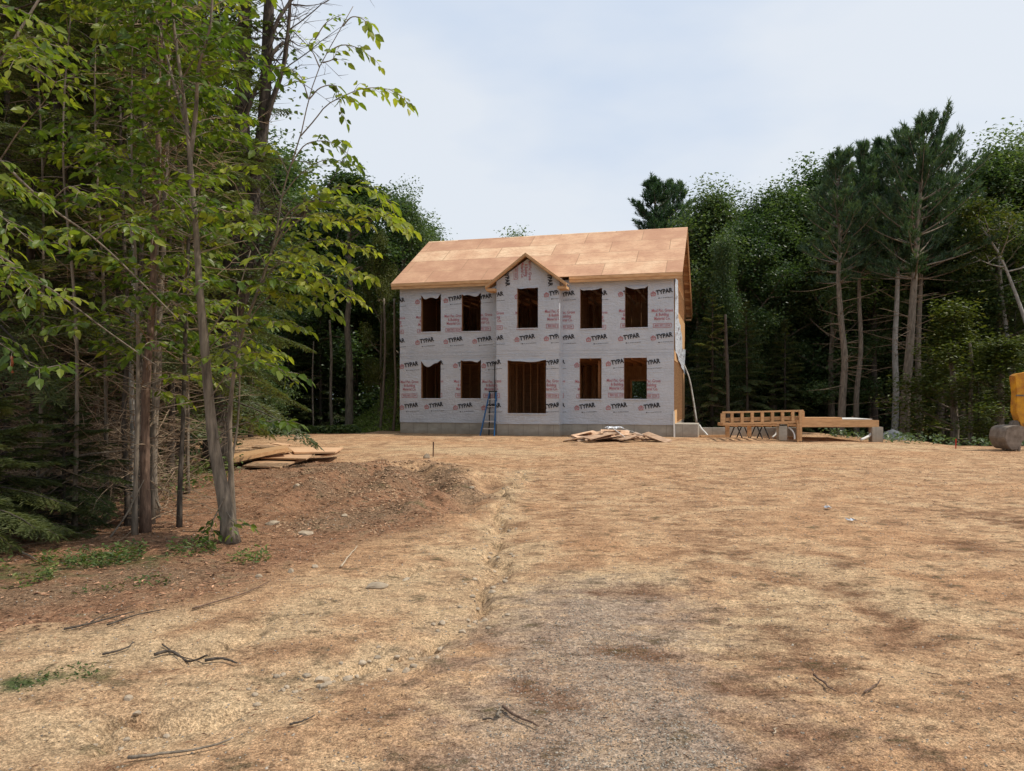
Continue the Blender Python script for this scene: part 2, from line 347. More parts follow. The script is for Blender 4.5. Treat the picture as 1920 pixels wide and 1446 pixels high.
def ground_z(x, y):
    x = np.asarray(x, float); y = np.asarray(y, float)
    near = 1-sstep(14, 26, y)
    z = fbm(x, y, .13, 3, 3)*.05*sstep(2, 8, y) + fbm(x, y, .55, 4, 11)*.035 + fbm(x, y, 2.2, 4, 23)*.016 + fbm(x, y, 8., 3, 31)*.007*near
    z = z-.002*y
    z = z*(1-.7*((x > -6) & (x < 9) & (y > 28)))
    jx = x+fbm(x, y, 2.6, 3, 61)*.22; jy = y+fbm(x, y, 2.6, 3, 62)*.22; jn = vnoise(x*1.7, y*1.7, 63)
    d = pdist(jx, jy, CHAN); z = z-.075*np.exp(-(d/.065)**4)*sstep(.2, .5, jn)-.025*np.exp(-(d/.35)**2)
    d = pdist(jx, jy, CHAN2); z = z-.05*np.exp(-(d/.06)**4)*sstep(.35, .6, jn)-.02*np.exp(-(d/.3)**2)
    bk = np.exp(-((x+3.2)/3.)**2-((y-15.)/3.4)**2); z = z+bk*(.10+.10*np.abs(fbm(x, y, 1.1, 4, 65))+.09*fbm(x, y, 3.3, 4, 66))
    for r in RUTS: d = pdist(x, y, r); z = z-.11*np.exp(-(d/.25)**2)+.06*np.exp(-((d-.5)/.22)**2)*(.5+vnoise(x*2, y*2, 64))
    z = z+.09*np.exp(-((x+3.6)/2.6)**2-((y-14.)/2.6)**2)
    for p in DARK: d = pdist(x, y, p); z = z-.018*np.exp(-(d/.12)**2)
    ed = np.clip(y-edgeY(x), 0, 9); z = z-1.3*sstep(0, 8, ed)-.0*ed
    z = z+.02*np.clip(y-70, 0, 60)
    return z
def gz(x, y): return float(ground_z(np.array([x]), np.array([y]))[0])
def GW(px, py, dz=0.):
    x, y = G(px, py); return np.array([x, y, gz(x, y)+dz])
def axis(dense0, dense1, step, lo, hi, g=1.045):
    a = list(np.arange(dense0, dense1, step)); s = step
    v = a[-1]
    while v < hi: s *= g; v += s; a.append(v)
    s = step; v = a[0]
    while v > lo: s *= g; v -= s; a.insert(0, v)
    return np.array(a)
def ground():
    X = axis(-6.5, 6.5, .035, -220, 220, 1.035); Y = axis(3.0, 12, .035, -60, 320, 1.022)
    x, y = np.meshgrid(X, Y); z = ground_z(x, y)
    mb = MB(); V = np.stack([x, y, z], -1).reshape(-1, 3)
    i = np.arange(len(Y)-1)[:, None]*len(X)+np.arange(len(X)-1)[None]
    F = np.stack([i, i+1, i+1+len(X), i+len(X)], -1).reshape(-1, 4); mb.add(V, F)
    o = mb.build('ground', M['ground'], smooth=True); tag(o, kind='structure')
    x, y = V[:, 0], V[:, 1]
    def soft(pl, wd): return np.exp(-(pdist(x, y, pl)/wd)**2)
    at = {}
    at['sand'] = np.max([soft(p, .3+.02*p[0][1]**1.3) for p in SANDP]+[.95*soft(CHAN, .28), .6*soft(CHAN2, .25)], 0)
    at['grey'] = np.maximum(soft(GREY, .85), .8*soft(GREY2, .55))
    jig = fbm(x, y, 1.1, 3, 5)*.35
    nd = inpoly(x+jig, y+jig*1.5, NEED_P).astype(float); edge = pdist(x, y, NEED_P+[NEED_P[0]])
    at['needle'] = np.clip(.5+np.where(nd > 0, edge, -edge)*1.6, 0, 1)*.95
    wood = sstep(-1.5, .5, y-edgeY(x)); at['needle'] = np.maximum(at['needle'], wood)
    at['loam'] = np.max([soft(p, .55)*.95 for p in LOAM]+[soft(r, .22)*.45 for r in RUTS], 0)
    tk = np.max([soft(p, .16+.014*p[0][1]) for p in TRK], 0)*vnoise(x*.9, y*3.3, 71)*.8
    for q in ([(1760,1440),(1420,1060),(1260,880),(1200,850)], [(1000,1440),(1060,1000),(1075,860)], [(780,1440),(985,1000),(1030,860)], [(1480,1440),(1330,1100),(1220,900)]): tk = np.maximum(tk, .42*soft(GP(q), .22)*(.4+.6*vnoise(x*2.2, y*2.2, 91)))
    at['dark'] = np.max([tk]+[soft(p, .10+.004*p[0][1]**2)*.8 for p in DARK], 0)
    at['moss'] = np.max([soft(GP([(150,1050),(260,1050)]), .35)*.7, soft(GP([(40,1275),(180,1262)]), .12)*.75, sstep(0, 3, y-edgeY(x)-.3)*(x < -4)*.8, soft(GP([(-60,1080),(60,1070)]), .5)*.7], 0)
    for k, v in at.items():
        a = o.data.attributes.new(k, 'FLOAT', 'POINT'); a.data.foreach_set('value', v.astype(np.float32))
ground()
# ------------------------------------------------------------------ house
HL = np.array([-4.70, 32.3]); HU = np.array([10.87, -3.0]); HW_ = float(np.linalg.norm(HU)); HU = HU/HW_; HV = np.array([-HU[1], HU[0]])
def FU(px, v=0.):
    d = (px-CX)/FPX; q = HL+v*HV; return (d*q[1]-q[0])/(HU[0]-d*HU[1])
def FZ(px, py, v=0.):
    u = FU(px, v); Y = (HL+u*HU+v*HV)[1]; return CH-(py-HY)/FPX*Y
def HP(u, v, z): p = HL+u*HU+v*HV; return np.array([p[0], p[1], z])
Z0, Z1, DEP, BV = .46, 6.12, 7.9, -.6
BU0, BU1 = FU(931, BV), FU(1049, BV)
house = empty('wooden_house', (HL[0], HL[1], 0), math.atan2(HU[1], HU[0]),
              'two storey house under construction, wrapped in grey sheeting under a bare plywood roof', 'house')
mb = MB()
box(mb, .01, HW_-.01, .01, .25, -.5, Z0); box(mb, .01, HW_-.01, DEP-.25, DEP, -.5, Z0)
box(mb, .01, .25, .25, DEP-.25, -.5, Z0); box(mb, HW_-.25, HW_-.01, .25, DEP-.25, -.5, Z0)
box(mb, BU0+.01, BU1-.01, BV+.01, .009, -.5, Z0-.003)
fo = mb.build('foundation', M['conc'], house)
mb = MB(); box(mb, HW_-.009, HW_+.88, -.02, 1.5, -.5, Z0+.02); mb.build('stoop', M['conc'], house)
def op(x0, x1, y0, y1, v=0.): return (FU(x0, v), FU(x1, v), FZ((x0+x1)/2, y1, v), FZ((x0+x1)/2, y0, v))
OPL = [op(790, 827, 552, 622), op(866, 902, 550, 621), op(790, 826.5, 676, 747), op(864, 902, 675, 747)]
OPR = [op(1088, 1129, 541, 616), op(1172, 1215, 537, 614), op(1087, 1128, 672, 748), op(1170, 1213, 671, 748)]
OPC = [op(970, 1009, 540, 615, BV), op(952, 1024, 675, 775, BV)]
def wr(u, z):   # wrinkle depth behind the outermost plane
    return .004+.009*fbm(u*1.0, z*4.5, .9, 3, 41)+.004*np.sin(z*2.3+np.sin(u*.9))
def sheet(mb, u0, u1, z0, z1, holes, v0, top=None, step=.09):
    def ax(a, b, br):
        br = sorted({a, b} | {q for q in br if a < q < b}); r = []
        for p, q in zip(br[:-1], br[1:]): r += list(np.linspace(p, q, max(2, int((q-p)/step)+2))[:-1])
        return np.array(r+[br[-1]])
    U = ax(u0, u1, [q for h in holes for q in h[:2]]); Z = ax(z0, z1, [q for h in holes for q in h[2:]])
    uu, zz = np.meshgrid(U, Z)
    zt = zz if top is None else z0+(zz-z0)*(top(uu)-z0)/(z1-z0)
    V = np.stack([uu, v0+.012+wr(uu, zt), zt], -1).reshape(-1, 3)
    i = np.arange(len(Z)-1)[:, None]*len(U)+np.arange(len(U)-1)[None]
    F = np.stack([i, i+1, i+1+len(U), i+len(U)], -1).reshape(-1, 4)
    c = V[F].mean(1); keep = np.ones(len(F), bool)
    for h in holes: keep &= ~((c[:, 0] > h[0]) & (c[:, 0] < h[1]) & (c[:, 2] > h[2]) & (c[:, 2] < h[3]))
    mb.add(V, F[keep])
wrap = MB()
sheet(wrap, 0, FU(932, 0)+.3, Z0-.02, Z1, OPL, -.035); sheet(wrap, BU1-.1, HW_, Z0-.02, Z1, OPR, -.035)
BC = (BU0+BU1)/2; BPK = FZ(988, 486, BV)
gt = lambda u: Z1-.05+(BPK-Z1+.05)*(1-np.abs(u-BC)/((BU1-BU0)/2+.02))
sheet(wrap, BU0, BU1, Z0-.02, Z1-.05, OPC, BV-.035)
def gable(mb, zb, v0):
    U = np.linspace(BU0, BU1, 31); Zs = np.linspace(0, 1, 14); uu, ss = np.meshgrid(U, Zs); zz = zb+(np.maximum(gt(uu), zb+.001)-zb)*ss
    V = np.stack([uu, v0+.012+wr(uu, zz), zz], -1).reshape(-1, 3)
    i = np.arange(13)[:, None]*31+np.arange(30)[None]; mb.add(V, np.stack([i, i+1, i+32, i+31], -1).reshape(-1, 4))
gable(wrap, Z1-.05, BV-.035)
for uq, sg in ((BU0, 0), (BU1, 1)):    # returns of the bay
    mbx = [(uq, BV-.02, Z0-.02), (uq, -.02, Z0-.02), (uq, -.02, Z1+.1), (uq, BV-.02, Z1-.02)]
    wrap.add(mbx, [[0, 1, 2, 3] if sg else [3, 2, 1, 0]])
# drooping flaps over the window heads and the wrapped sill edges
def flap(h, v0, depth, seedf, corner=.16):
    n = 15; U = np.linspace(h[0], h[1], n); t = np.linspace(0, 1, n)
    lo = depth*(np.minimum(1, np.minimum(t, 1-t)/corner))*(1+.25*np.sin(t*9+seedf))*(1+.45*np.sin(t*3.1+seedf*1.7)); lo = np.maximum(lo, .012)
    V = []; wf = MB()
    for j in range(4): V.append(np.stack([U, v0-.03-.025*np.sin(j/3*2)*np.ones(n), h[3]+.015-(lo+.015)*j/3], -1))
    i = np.arange(3)[:, None]*n+np.arange(n-1)[None]
    wf.add(np.concatenate(V), np.stack([i+n, i+n+1, i+1, i], -1).reshape(-1, 4)); wf.build('wrap_flap', M['wrap'], house)
for k, (h, v0, dp) in enumerate([(OPL[0],0,.13),(OPL[1],0,.16),(OPL[2],0,.16),(OPL[3],0,.07),(OPR[0],0,.07),(OPR[1],0,.08),(OPC[0],BV,.03),(OPC[1],BV,.05)]):
    flap(h, v0-.01, dp, k*2.1)
for h, v0 in [(q, 0) for q in OPL+OPR]+[(q, BV) for q in OPC]:
    box(wrap, h[0]-.01, h[1]+.01, v0-.05, v0+.05, h[2]-.05, h[2]-.005)
wrapo = wrap.build('house_wrap', M['wrap'], house, smooth=False)
# side wall wrap: torn sheet on the gable wall
gw = MB()
P = [(-.03,Z1),(1.3,Z1),(1.5,4.7),(3.2,4.5),(3.4,4.05),(4.6,4.0),(4.7,3.6),(7.9,3.75),(7.95,2.55),(5.2,2.75),(2.5,3.0),(.0,3.35)]
bmx = bmesh.new(); f = bmx.faces.new([bmx.verts.new((HW_+.055+.02*math.sin(a*3+b*5), a, b)) for a, b in P])
bmesh.ops.triangulate(bmx, faces=[f]); bmesh.ops.subdivide_edges(bmx, edges=bmx.edges[:], cuts=3, use_grid_fill=True)
for v in bmx.verts: v.co.x += .02*math.sin(v.co.y*7+v.co.z*4)
me = bpy.data.meshes.new('side_wrap'); bmx.to_mesh(me); bmx.free(); me.materials.append(M['wrap'])
so = bpy.data.objects.new('side_wrap', me); COL.objects.link(so); so.parent = house; so['label'] = 'torn grey sheet hanging over the open side wall'
# front wall framing: plywood behind the wrap, jambs and sills
fr = MB()
def backing(u0, u1, z0, z1, holes, v0, th=.15):
    us = sorted({u0, u1} | {q for h in holes for q in h[:2] if u0 < q < u1}); zs = sorted({z0, z1} | {q for h in holes for q in h[2:] if z0 < q < z1})
    for a, b in zip(us[:-1], us[1:]):
        for c, d in zip(zs[:-1], zs[1:]):
            if any(h[0]-1e-4 < (a+b)/2 < h[1] and h[2] < (c+d)/2 < h[3] for h in holes): continue
            box(fr, a, b, v0+.002, v0+.013, c, d)
    k = u0+.02
    while k < u1:      # studs between the openings
        segs = [(z0, z1)]
        for h in holes:
            if h[0]-.04 < k < h[1]+.02:
                segs = [s2 for (a, b) in segs for s2 in ((a, min(b, h[2]-.05)), (max(a, h[3]+.05), b)) if s2[1]-s2[0] > .05]
        for a, b in segs: box(fr, k, k+.038, v0+.016, v0+th, a, b)
        k += .406
    for h in holes:
        if h[0] < u0 or h[1] > u1: continue
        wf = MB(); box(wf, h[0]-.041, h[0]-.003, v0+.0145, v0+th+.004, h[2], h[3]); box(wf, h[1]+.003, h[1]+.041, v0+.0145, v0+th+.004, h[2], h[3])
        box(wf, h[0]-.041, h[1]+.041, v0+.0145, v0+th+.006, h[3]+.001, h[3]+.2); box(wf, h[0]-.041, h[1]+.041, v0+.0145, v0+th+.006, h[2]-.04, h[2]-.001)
        wf.build('door_frame' if h is OPC[1] else 'window_frame', M['lumber_shaded'], house)
backing(0, BU0-.01, Z0, Z1, OPL, 0); backing(BU1+.01, HW_, Z0, Z1, OPR, 0); backing(BU0+.01, BU1-.01, Z0, Z1-.05, OPC, BV)
box(fr, BU0+.002, BU0+.016, BV+.05, -.003, Z0, Z1); box(fr, BU1-.016, BU1-.002, BV+.05, -.003, Z0, Z1)
fr.build('front_framing', M['lumber_shaded'], house)
# gable wall, back wall, interior
def sheathed(mb, segs):
    for s2 in segs: box(mb, *s2)
gs = MB(); RK = lambda v: 6.38+.6*(4.0-abs(v-4.0)) if v < 4 else 6.38+.6*4-.6*(v-4)
k = .0
while k < DEP:
    zt = RK(k)-.12; box(gs, HW_-.14, HW_-.002, k, k+.038, Z0, zt, .5); k += .406
for z in (Z0, 2.92, 3.2, 6.05): box(gs, HW_-.142, HW_+.001, 0.001, DEP, z-.001, z+.04)
box(gs, HW_-.141, HW_+.0, 0.002, DEP-.01, 2.97, 3.19)
gs.build('gable_wall_framing', M['lumber'], house)
gb = MB()
box(gb, HW_+.003, HW_+.016, .0, 1.6, Z0, 1.0, .8); box(gb, HW_+.003, HW_+.016, 6.3, DEP, Z0, 2.9, .45)
box(gb, HW_+.003, HW_+.016, 1.65, DEP, 3.2, 5.0, .5); box(gb, HW_+.003, HW_+.016, .0, 1.2, 2.9, 5.9, .5)
gb.build('gable_sheathing', M['osb'], house)
gi = MB(); box(gi, HW_-.16, HW_-.146, .2, DEP-.2, 3.23, 6.4); gi.build('light_block_panel', M['lumber_shaded'], house)  # added panel behind the upper gable studs, keeps light out of the rooms
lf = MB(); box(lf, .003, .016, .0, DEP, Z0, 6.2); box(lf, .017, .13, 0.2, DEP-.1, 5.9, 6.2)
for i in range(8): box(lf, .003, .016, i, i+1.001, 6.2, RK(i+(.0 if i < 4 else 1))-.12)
lf.build('left_sheathing', M['lumber_shaded'], house)
bw = MB(); bu = FU(1196, DEP); bh = [(bu-.28, bu+.42, .9, 2.25), (2.0, 3.0, 1.4, 2.6), (4.7, 6.2, .5, 2.5), (1.6, 2.5, 4.2, 5.5), (8.9, 9.5, 3.9, 4.2)]
us = sorted({0.02, HW_-.15} | {q for h in bh for q in h[:2]}); zs = sorted({Z0, 6.1} | {q for h in bh for q in h[2:]})
for a, b in zip(us[:-1], us[1:]):
    for c, d in zip(zs[:-1], zs[1:]):
        if any(h[0] < (a+b)/2 < h[1] and h[2] < (c+d)/2 < h[3] for h in bh): continue
        box(bw, a, b, DEP-.013, DEP-.002, c, d)
k = .3
while k < HW_-.3:
    if not any(h[0]-.05 < k < h[1]+.02 for h in bh): box(bw, k, k+.038, DEP-.15, DEP-.016, Z0, 6.1)
    k += .406
for h in bh:
    box(bw, h[0]-.09, h[0], DEP-.155, DEP-.001, h[2]-.04, h[3]+.09, .9); box(bw, h[1], h[1]+.14, DEP-.155, DEP-.001, h[2]-.04, h[3]+.09, .9)
    box(bw, h[0]+.001, h[1]-.001, DEP-.152, DEP-.0005, h[3], h[3]+.088, .9)
bw.build('back_wall', M['osb'], house)
fl = MB(); box(fl, .02, HW_-.02, .16, DEP-.16, Z0-.25, Z0-.01); fl.build('first_floor', M['lumber_shaded'], house)
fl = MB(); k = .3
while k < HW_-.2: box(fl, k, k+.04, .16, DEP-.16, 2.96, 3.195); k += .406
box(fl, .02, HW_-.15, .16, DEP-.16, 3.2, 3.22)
fl.build('floor_joists', M['lumber_shaded'], house)
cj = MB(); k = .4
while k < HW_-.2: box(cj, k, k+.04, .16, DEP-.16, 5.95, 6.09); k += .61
cj.build('ceiling_joists', M['lumber_shaded'], house)
iw = MB()
def studs(mb, a, b, along, v, z0, z1, sp=.406):
    k = a
    while k < b:
        if along: box(mb, k, k+.038, v, v+.09, z0, z1)
        else: box(mb, v, v+.09, k, k+.038, z0, z1)
        k += sp
    if along: box(mb, a, b, v+.001, v+.089, z1-.001, z1+.04); box(mb, a, b, v+.001, v+.089, z0-.04, z0+.001)
    else: box(mb, v+.001, v+.089, a, b, z1-.001, z1+.04); box(mb, v+.001, v+.089, a, b, z0-.04, z0+.001)
studs(iw, .3, 8.3, True, 3.6, Z0+.04, 2.9); studs(iw, .3, 4.4, True, 2.2, Z0+.04, 2.9); studs(iw, 4.4, 6.8, True, 1.3, Z0+.04, 2.9, .3); studs(iw, .4, 7.6, False, 8.3, Z0+.04, 2.9); studs(iw, .4, 5, False, 4.3, Z0+.04, 2.9)
studs(iw, .3, 10.9, True, 3.4, 3.26, 5.9); studs(iw, .3, 4, False, 3.7, 3.26, 5.9); studs(iw, .3, 4, False, 7.2, 3.26, 5.9)
box(iw, .3, 6.6, 3.695, 3.705, Z0, 2.9); box(iw, .3, 10.5, 6.8, 6.82, 3.22, 4.35)
iw.build('partition_walls', M['lumber_shaded'], house)
# roof
RS = 6.2; SL = .6; AN = math.atan(SL); OV = .3; RV = 4.0
LF = (RV+OV)/math.cos(AN); LB = 5.35/math.cos(AN)
def slab(name, L, org, rot, x0=-.28, x1=HW_+.33):
    m_ = MB(); box(m_, x0, x1, 0, L, 0, .02); o = m_.build(name, M['roof'], house); o.location = org; o.rotation_euler = rot; return o
slab('front_roof', LF, (0, -OV, RS), (AN, 0, 0))
bk = slab('back_roof', LB, (0, RV, RS+SL*(RV+OV)+.003), (-AN, 0, 0))
fb = MB()
def slopeboard(mb, u0, u1, v0, z0, v1, z1, h):  # board following the roof slope, under the sheathing
    V = [(u, v, z-dz) for u in (u0, u1) for (v, z) in ((v0, z0), (v1, z1)) for dz in (h, 0)]; mb.add(V, BQ)
zr = RS+SL*(RV+OV)
zb = zr-SL*5.35
for a, b in ((-.26, BU0-.33), (BU1+.33, HW_+.32)):
    fb = MB(); box(fb, a, b, -OV+.005, -OV+.045, RS-.22, RS-.012, .6); box(fb, a-.01, b+.01, -OV-.02, -OV+.007, RS-.10, RS+.003, .9)
    fb.build('eave_fascia', M['lumber'], house)
for nm, u0 in (('rake_board', HW_+.27), ('rake_board', -.26)):
    rb = MB(); slopeboard(rb, u0, u0+.04, -OV, RS-.012, RV, zr-.012, .2); slopeboard(rb, u0, u0+.04, RV, zr-.012, RV+5.35, zb-.012, .2)
    rb.build(nm, M['lumber'], house)
rf = MB(); k = 0.
while k < HW_:
    slopeboard(rf, k, k+.04, -OV+.05, RS+.02, RV, zr-.02, .19); slopeboard(rf, k, k+.04, RV, zr-.02, RV+5.3, zb+.0, .19); k += .406
v = RV+.3
while v < RV+5.3: slopeboard(rf, HW_+.02, HW_+.27, v, zr-SL*(v-RV)-.03, v+.04, zr-SL*(v+.04-RV)-.03, .15); v += .55
v = .1
while v < RV: slopeboard(rf, HW_+.02, HW_+.27, v, RS+SL*(v+OV)-.03, v+.04, RS+SL*(v+.04+OV)-.03, .15); v += .55
slopeboard(rf, HW_-.04, HW_+.0, RV, zr-.03, RV+5.3, zb-.03, .25)
box(rf, HW_+.0, HW_+.27, RV+5.0, RV+5.34, zb-.32, zb-.24)
rf.build('rafters', M['lumber'], house)
# gable roof over the bay
gr = MB(); hw = (BU1-BU0)/2+.33; pk = FZ(988, 474, BV-.3); ez = FZ(1061, 531, BV-.3)+.02; g0 = BV-.36
vr = (pk-RS)/SL-OV; ve = (ez-RS)/SL-OV
for s in (-1, 1):
    e = BC+s*hw
    V = [(BC, g0, pk), (e, g0, ez), (e, max(ve, -OV+.0), ez+.001), (BC, vr+.05, pk), (BC, g0, pk-.02), (e, g0, ez-.02), (e, max(ve, -OV), ez-.019), (BC, vr+.05, pk-.02)]
    gr.add(V, [[0,1,2,3],[4,7,6,5],[0,4,5,1],[1,5,6,2]] if s > 0 else [[3,2,1,0],[5,6,7,4],[1,5,4,0],[2,6,5,1]])
gr.build('bay_roof', M['osb'], house)
bb = MB()
for s in (-1, 1):
    e = BC+s*hw; sl = (pk-ez)/hw
    for dv, h, th in ((0, .085, .04), (.05, .11, .035)):
        u1 = e+s*.02
        V = [(u, g0-.045+dv+a, z-b) for (u, z) in ((BC, pk-.021), (u1, ez-.021)) for a in (0, th) for b in (h*1.2, 0)]
        bb.add(V, BQ, np.full(8, .45 if dv == 0 else .7))
    # boxed return at the eave end
    x0, x1 = sorted((e, BC+s*((BU1-BU0)/2-.02))); box(bb, x0, x1, g0+.05, -.25, ez-.22, ez-.12, .6)
bb.build('bay_rake_boards', M['lumber'], house)
for a, b in ((-.2, BU0-.35), (BU1+.35, HW_+.2)):
    sf = MB(); box(sf, a, b, -OV+.05, 0, RS-.17, RS-.15, .2); sf.build('soffit_board', M['lumber_shaded'], house)

# printing on the wrap
def text_mesh(body, size, bold):
    c = bpy.data.curves.new('t', 'FONT'); c.body = body; c.size = size; c.offset = bold; c.align_x = 'CENTER'; c.align_y = 'CENTER'; c.resolution_u = 3; c.space_line = .95
    o = bpy.data.objects.new('t', c); COL.objects.link(o)
    dg = bpy.context.evaluated_depsgraph_get(); me = bpy.data.meshes.new_from_object(o.evaluated_get(dg)); bm = bmesh.new(); bm.from_mesh(me)
    bpy.data.objects.remove(o); bpy.data.curves.remove(c); bpy.data.meshes.remove(me)
    V = np.array([v.co[:2] for v in bm.verts]); F = []
    bmesh.ops.triangulate(bm, faces=bm.faces[:]); bm.verts.ensure_lookup_table(); bm.verts.index_update()
    V = np.array([v.co[:2] for v in bm.verts]); F = [[v.index for v in f.verts] for f in bm.faces]; bm.free(); return V, F
def strokes(pl, wdt):
    V = []; F = []
    for (a, b) in zip(pl[:-1], pl[1:]):
        a = np.array(a); b = np.array(b); d = (b-a)/np.linalg.norm(b-a); n = np.array([-d[1], d[0]])*wdt/2; a = a-d*wdt*.4; b = b+d*wdt*.4
        k = len(V); V += [a-n, b-n, b+n, a+n]; F += [[k, k+1, k+2], [k, k+2, k+3]]
    return np.array(V), F
def letters_word(word, h, bold):     # bold word with the slight taper and rise of the printed mark
    V, F = text_mesh(word, h, bold); V = V.copy()
    x0, x1 = V[:, 0].min(), V[:, 0].max(); V[:, 0] *= 1; return V, F
TY = letters_word('TYPAR', .235, .0085)
wdw = TY[0][:, 0].max()-TY[0][:, 0].min(); TY = (TY[0]*[.63/wdw, 1.0], TY[1])
HOUSE_I = strokes([(-.07,-.075),(.07,-.075),(.085,.02),(.0,.085),(-.085,.02),(-.07,-.075)], .02)
HOUSE_J = strokes([(-.03,-.02),(-.03,.02),(.0,.042),(.03,.02),(.03,-.02),(-.03,-.02)], .014)
ADDR = text_mesh('Maul Pac. Grove\n& Building\nMaterial Co.', .175, .002)
aw = ADDR[0][:, 0].max()-ADDR[0][:, 0].min(); ADDR = (ADDR[0]*[.80/aw, .92], ADDR[1])
PHONE = text_mesh('800 002 2234', .115, .001); pw = np.ptp(PHONE[0][:, 0]); PHONE = (PHONE[0]*[.56/pw, 1], PHONE[1])
PBOX = strokes([(-.34,-.075),(.34,-.075),(.34,.075),(-.34,.075),(-.34,-.075)], .016)
def stamp(bm, VF, org, ang, v0, clip, holes, side=False):
    V, F = VF; c, s = math.cos(ang), math.sin(ang); P = V@np.array([[c, s], [-s, c]])+np.array(org)
    if P[:, 0].max() < clip[0] or P[:, 0].min() > clip[1]: return
    b = bmesh.new(); vs = [b.verts.new((p[0], 0, p[1])) for p in P]
    for f in F:
        try: b.faces.new([vs[i] for i in f])
        except ValueError: pass
    def cut(co, no):
        g = b.verts[:]+b.edges[:]+b.faces[:]; bmesh.ops.bisect_plane(b, geom=g, plane_co=co, plane_no=no)
    lo, hi = P.min(0), P.max(0); rel = [h for h in holes if h[0] < hi[0] and h[1] > lo[0] and h[2] < hi[1] and h[3] > lo[1]]
    for x in [clip[0], clip[1]]+[q for h in rel for q in h[:2]]:
        if lo[0] < x < hi[0]: cut((x, 0, 0), (1, 0, 0))
    for h in rel:
        for z in h[2:]:
            if lo[1] < z < hi[1]: cut((0, 0, z), (0, 0, 1))
    dead = []
    for f in b.faces:
        m = f.calc_center_median()
        if m.x < clip[0] or m.x > clip[1] or (len(clip) > 2 and m.z > clip[2](m.x)) or any(h[0] < m.x < h[1] and h[2] < m.z < h[3] for h in rel): dead.append(f)
    bmesh.ops.delete(b, geom=dead, context='FACES')
    b.verts.index_update(); Vn = np.array([v.co[:] for v in b.verts]).reshape(-1, 3)
    if len(Vn) and b.faces:
        Fs = [[v.index for v in f.verts] for f in b.faces]; b.free()
        if side: Vn = np.stack([np.full(len(Vn), HW_+.085), Vn[:, 0], Vn[:, 2]], -1)
        else: Vn[:, 1] = v0-.038
        for n_ in {len(f) for f in Fs}: 
            Fa = np.array([f for f in Fs if len(f) == n_])
            if n_ == len(Fs[0]): pass
            bm.F.append(Fa+bm.n)
        bm.V.append(Vn); bm.T.append(np.full(len(Vn), .5)); bm.n += len(Vn)
    else: b.free()
INK, RED, ICO = MB(), MB(), MB()
def logo(u, z, v0, clip, holes, a=.15, side=False, sc_=1.):
    def at(dx, dz): c, s = math.cos(a), math.sin(a); return (u+dx*c-dz*s, z+dx*s+dz*c)
    k = lambda VF: (VF[0]*sc_, VF[1])
    stamp(INK, k(TY), at(.50*sc_, 0), a, v0, clip, holes, side)
    stamp(ICO, k(HOUSE_I), at(.08*sc_, -.01), a-.1, v0, clip, holes, side); stamp(ICO, k(HOUSE_J), at(.08*sc_, -.01), a-.1, v0, clip, holes, side)
    stamp(INK, strokes([(-.015, 0), (.015, 0)], .03), (u+.30*sc_, z-.17), 0, v0, clip, holes, side)
    for i, (p, q) in enumerate([(.36, .40), (.44, .50), (.52, .60), (.62, .68), (.70, .80), (.81, .86)]):
        stamp(INK, strokes([(p*sc_, 0), (q*sc_, .008)], .012), (u, z-.17+.02*i/5), 0, v0, clip, holes, side)
def addr(u, z, v0, clip, holes, a=0., side=False):
    c, s = math.cos(a), math.sin(a)
    stamp(RED, ADDR, (u, z), a, v0, clip, holes, side)
    stamp(RED, PHONE, (u+.42*s, z-.42*c), a, v0, clip, holes, side); stamp(RED, PBOX, (u+.42*s, z-.42*c), a, v0, clip, holes, side)
cL = (0., BU0-.01); cR = (BU1+.015, HW_-.03); cC = (BU0+.01, BU1-.02)
for cl, hs, v0, ab, cd in ((cL, OPL, 0, [726,780,833,887], [711,751,797,851,904]), (cR, OPR, 0, [1040,1100,1160,1221], [1022,1078,1137,1198]), (cC, OPC, BV, [908,966,1021], [903,1012])):
    rowsz = [(5.47, ab), (3.76, ab), (2.78, cd if v0 == 0 else [903,1012]), (1.08, cd)]
    for ri, (z, xs) in enumerate(rowsz):
        for xi, x in enumerate(xs):
            u = FU(x, v0); dz = .02*math.sin(x*.37+ri)
            logo(u, z+dz, v0, cl, hs)
            if ri in (0, 2): addr(u+.42, z-.80+dz, v0, cl, hs)
cG = (BU0, BU1, lambda x: gt(np.array(x))-.02)
for x, y in ((975, 512),): addr(FU(987, BV), FZ(987, 507, BV), BV, cG, OPC, -math.pi/2)
for x in (951, 1031): stamp(INK, TY, (FU(x, BV), FZ(x, 522, BV)), -math.pi/2+.1, BV, cG, OPC)
def sideclip(v, z): return True
for v, z in ((.15, 5.3), (.5, 4.6), (.2, 3.9), (1.5, 4.2), (2.8, 3.9), (1.6, 3.3), (4.2, 3.5), (5.6, 3.3), (3.1, 3.2), (6.6, 2.95)):
    logo(v, z, 0, (0.0, 7.8), [], .15, True, .75)
INK.build('printed_lettering', M['ink'], wrapo); RED.build('red_lettering', M['red'], wrapo); ICO.build('printed_emblem', M['redicon'], wrapo)

# ------------------------------------------------------------------ objects round the house
rng = random.Random(7)
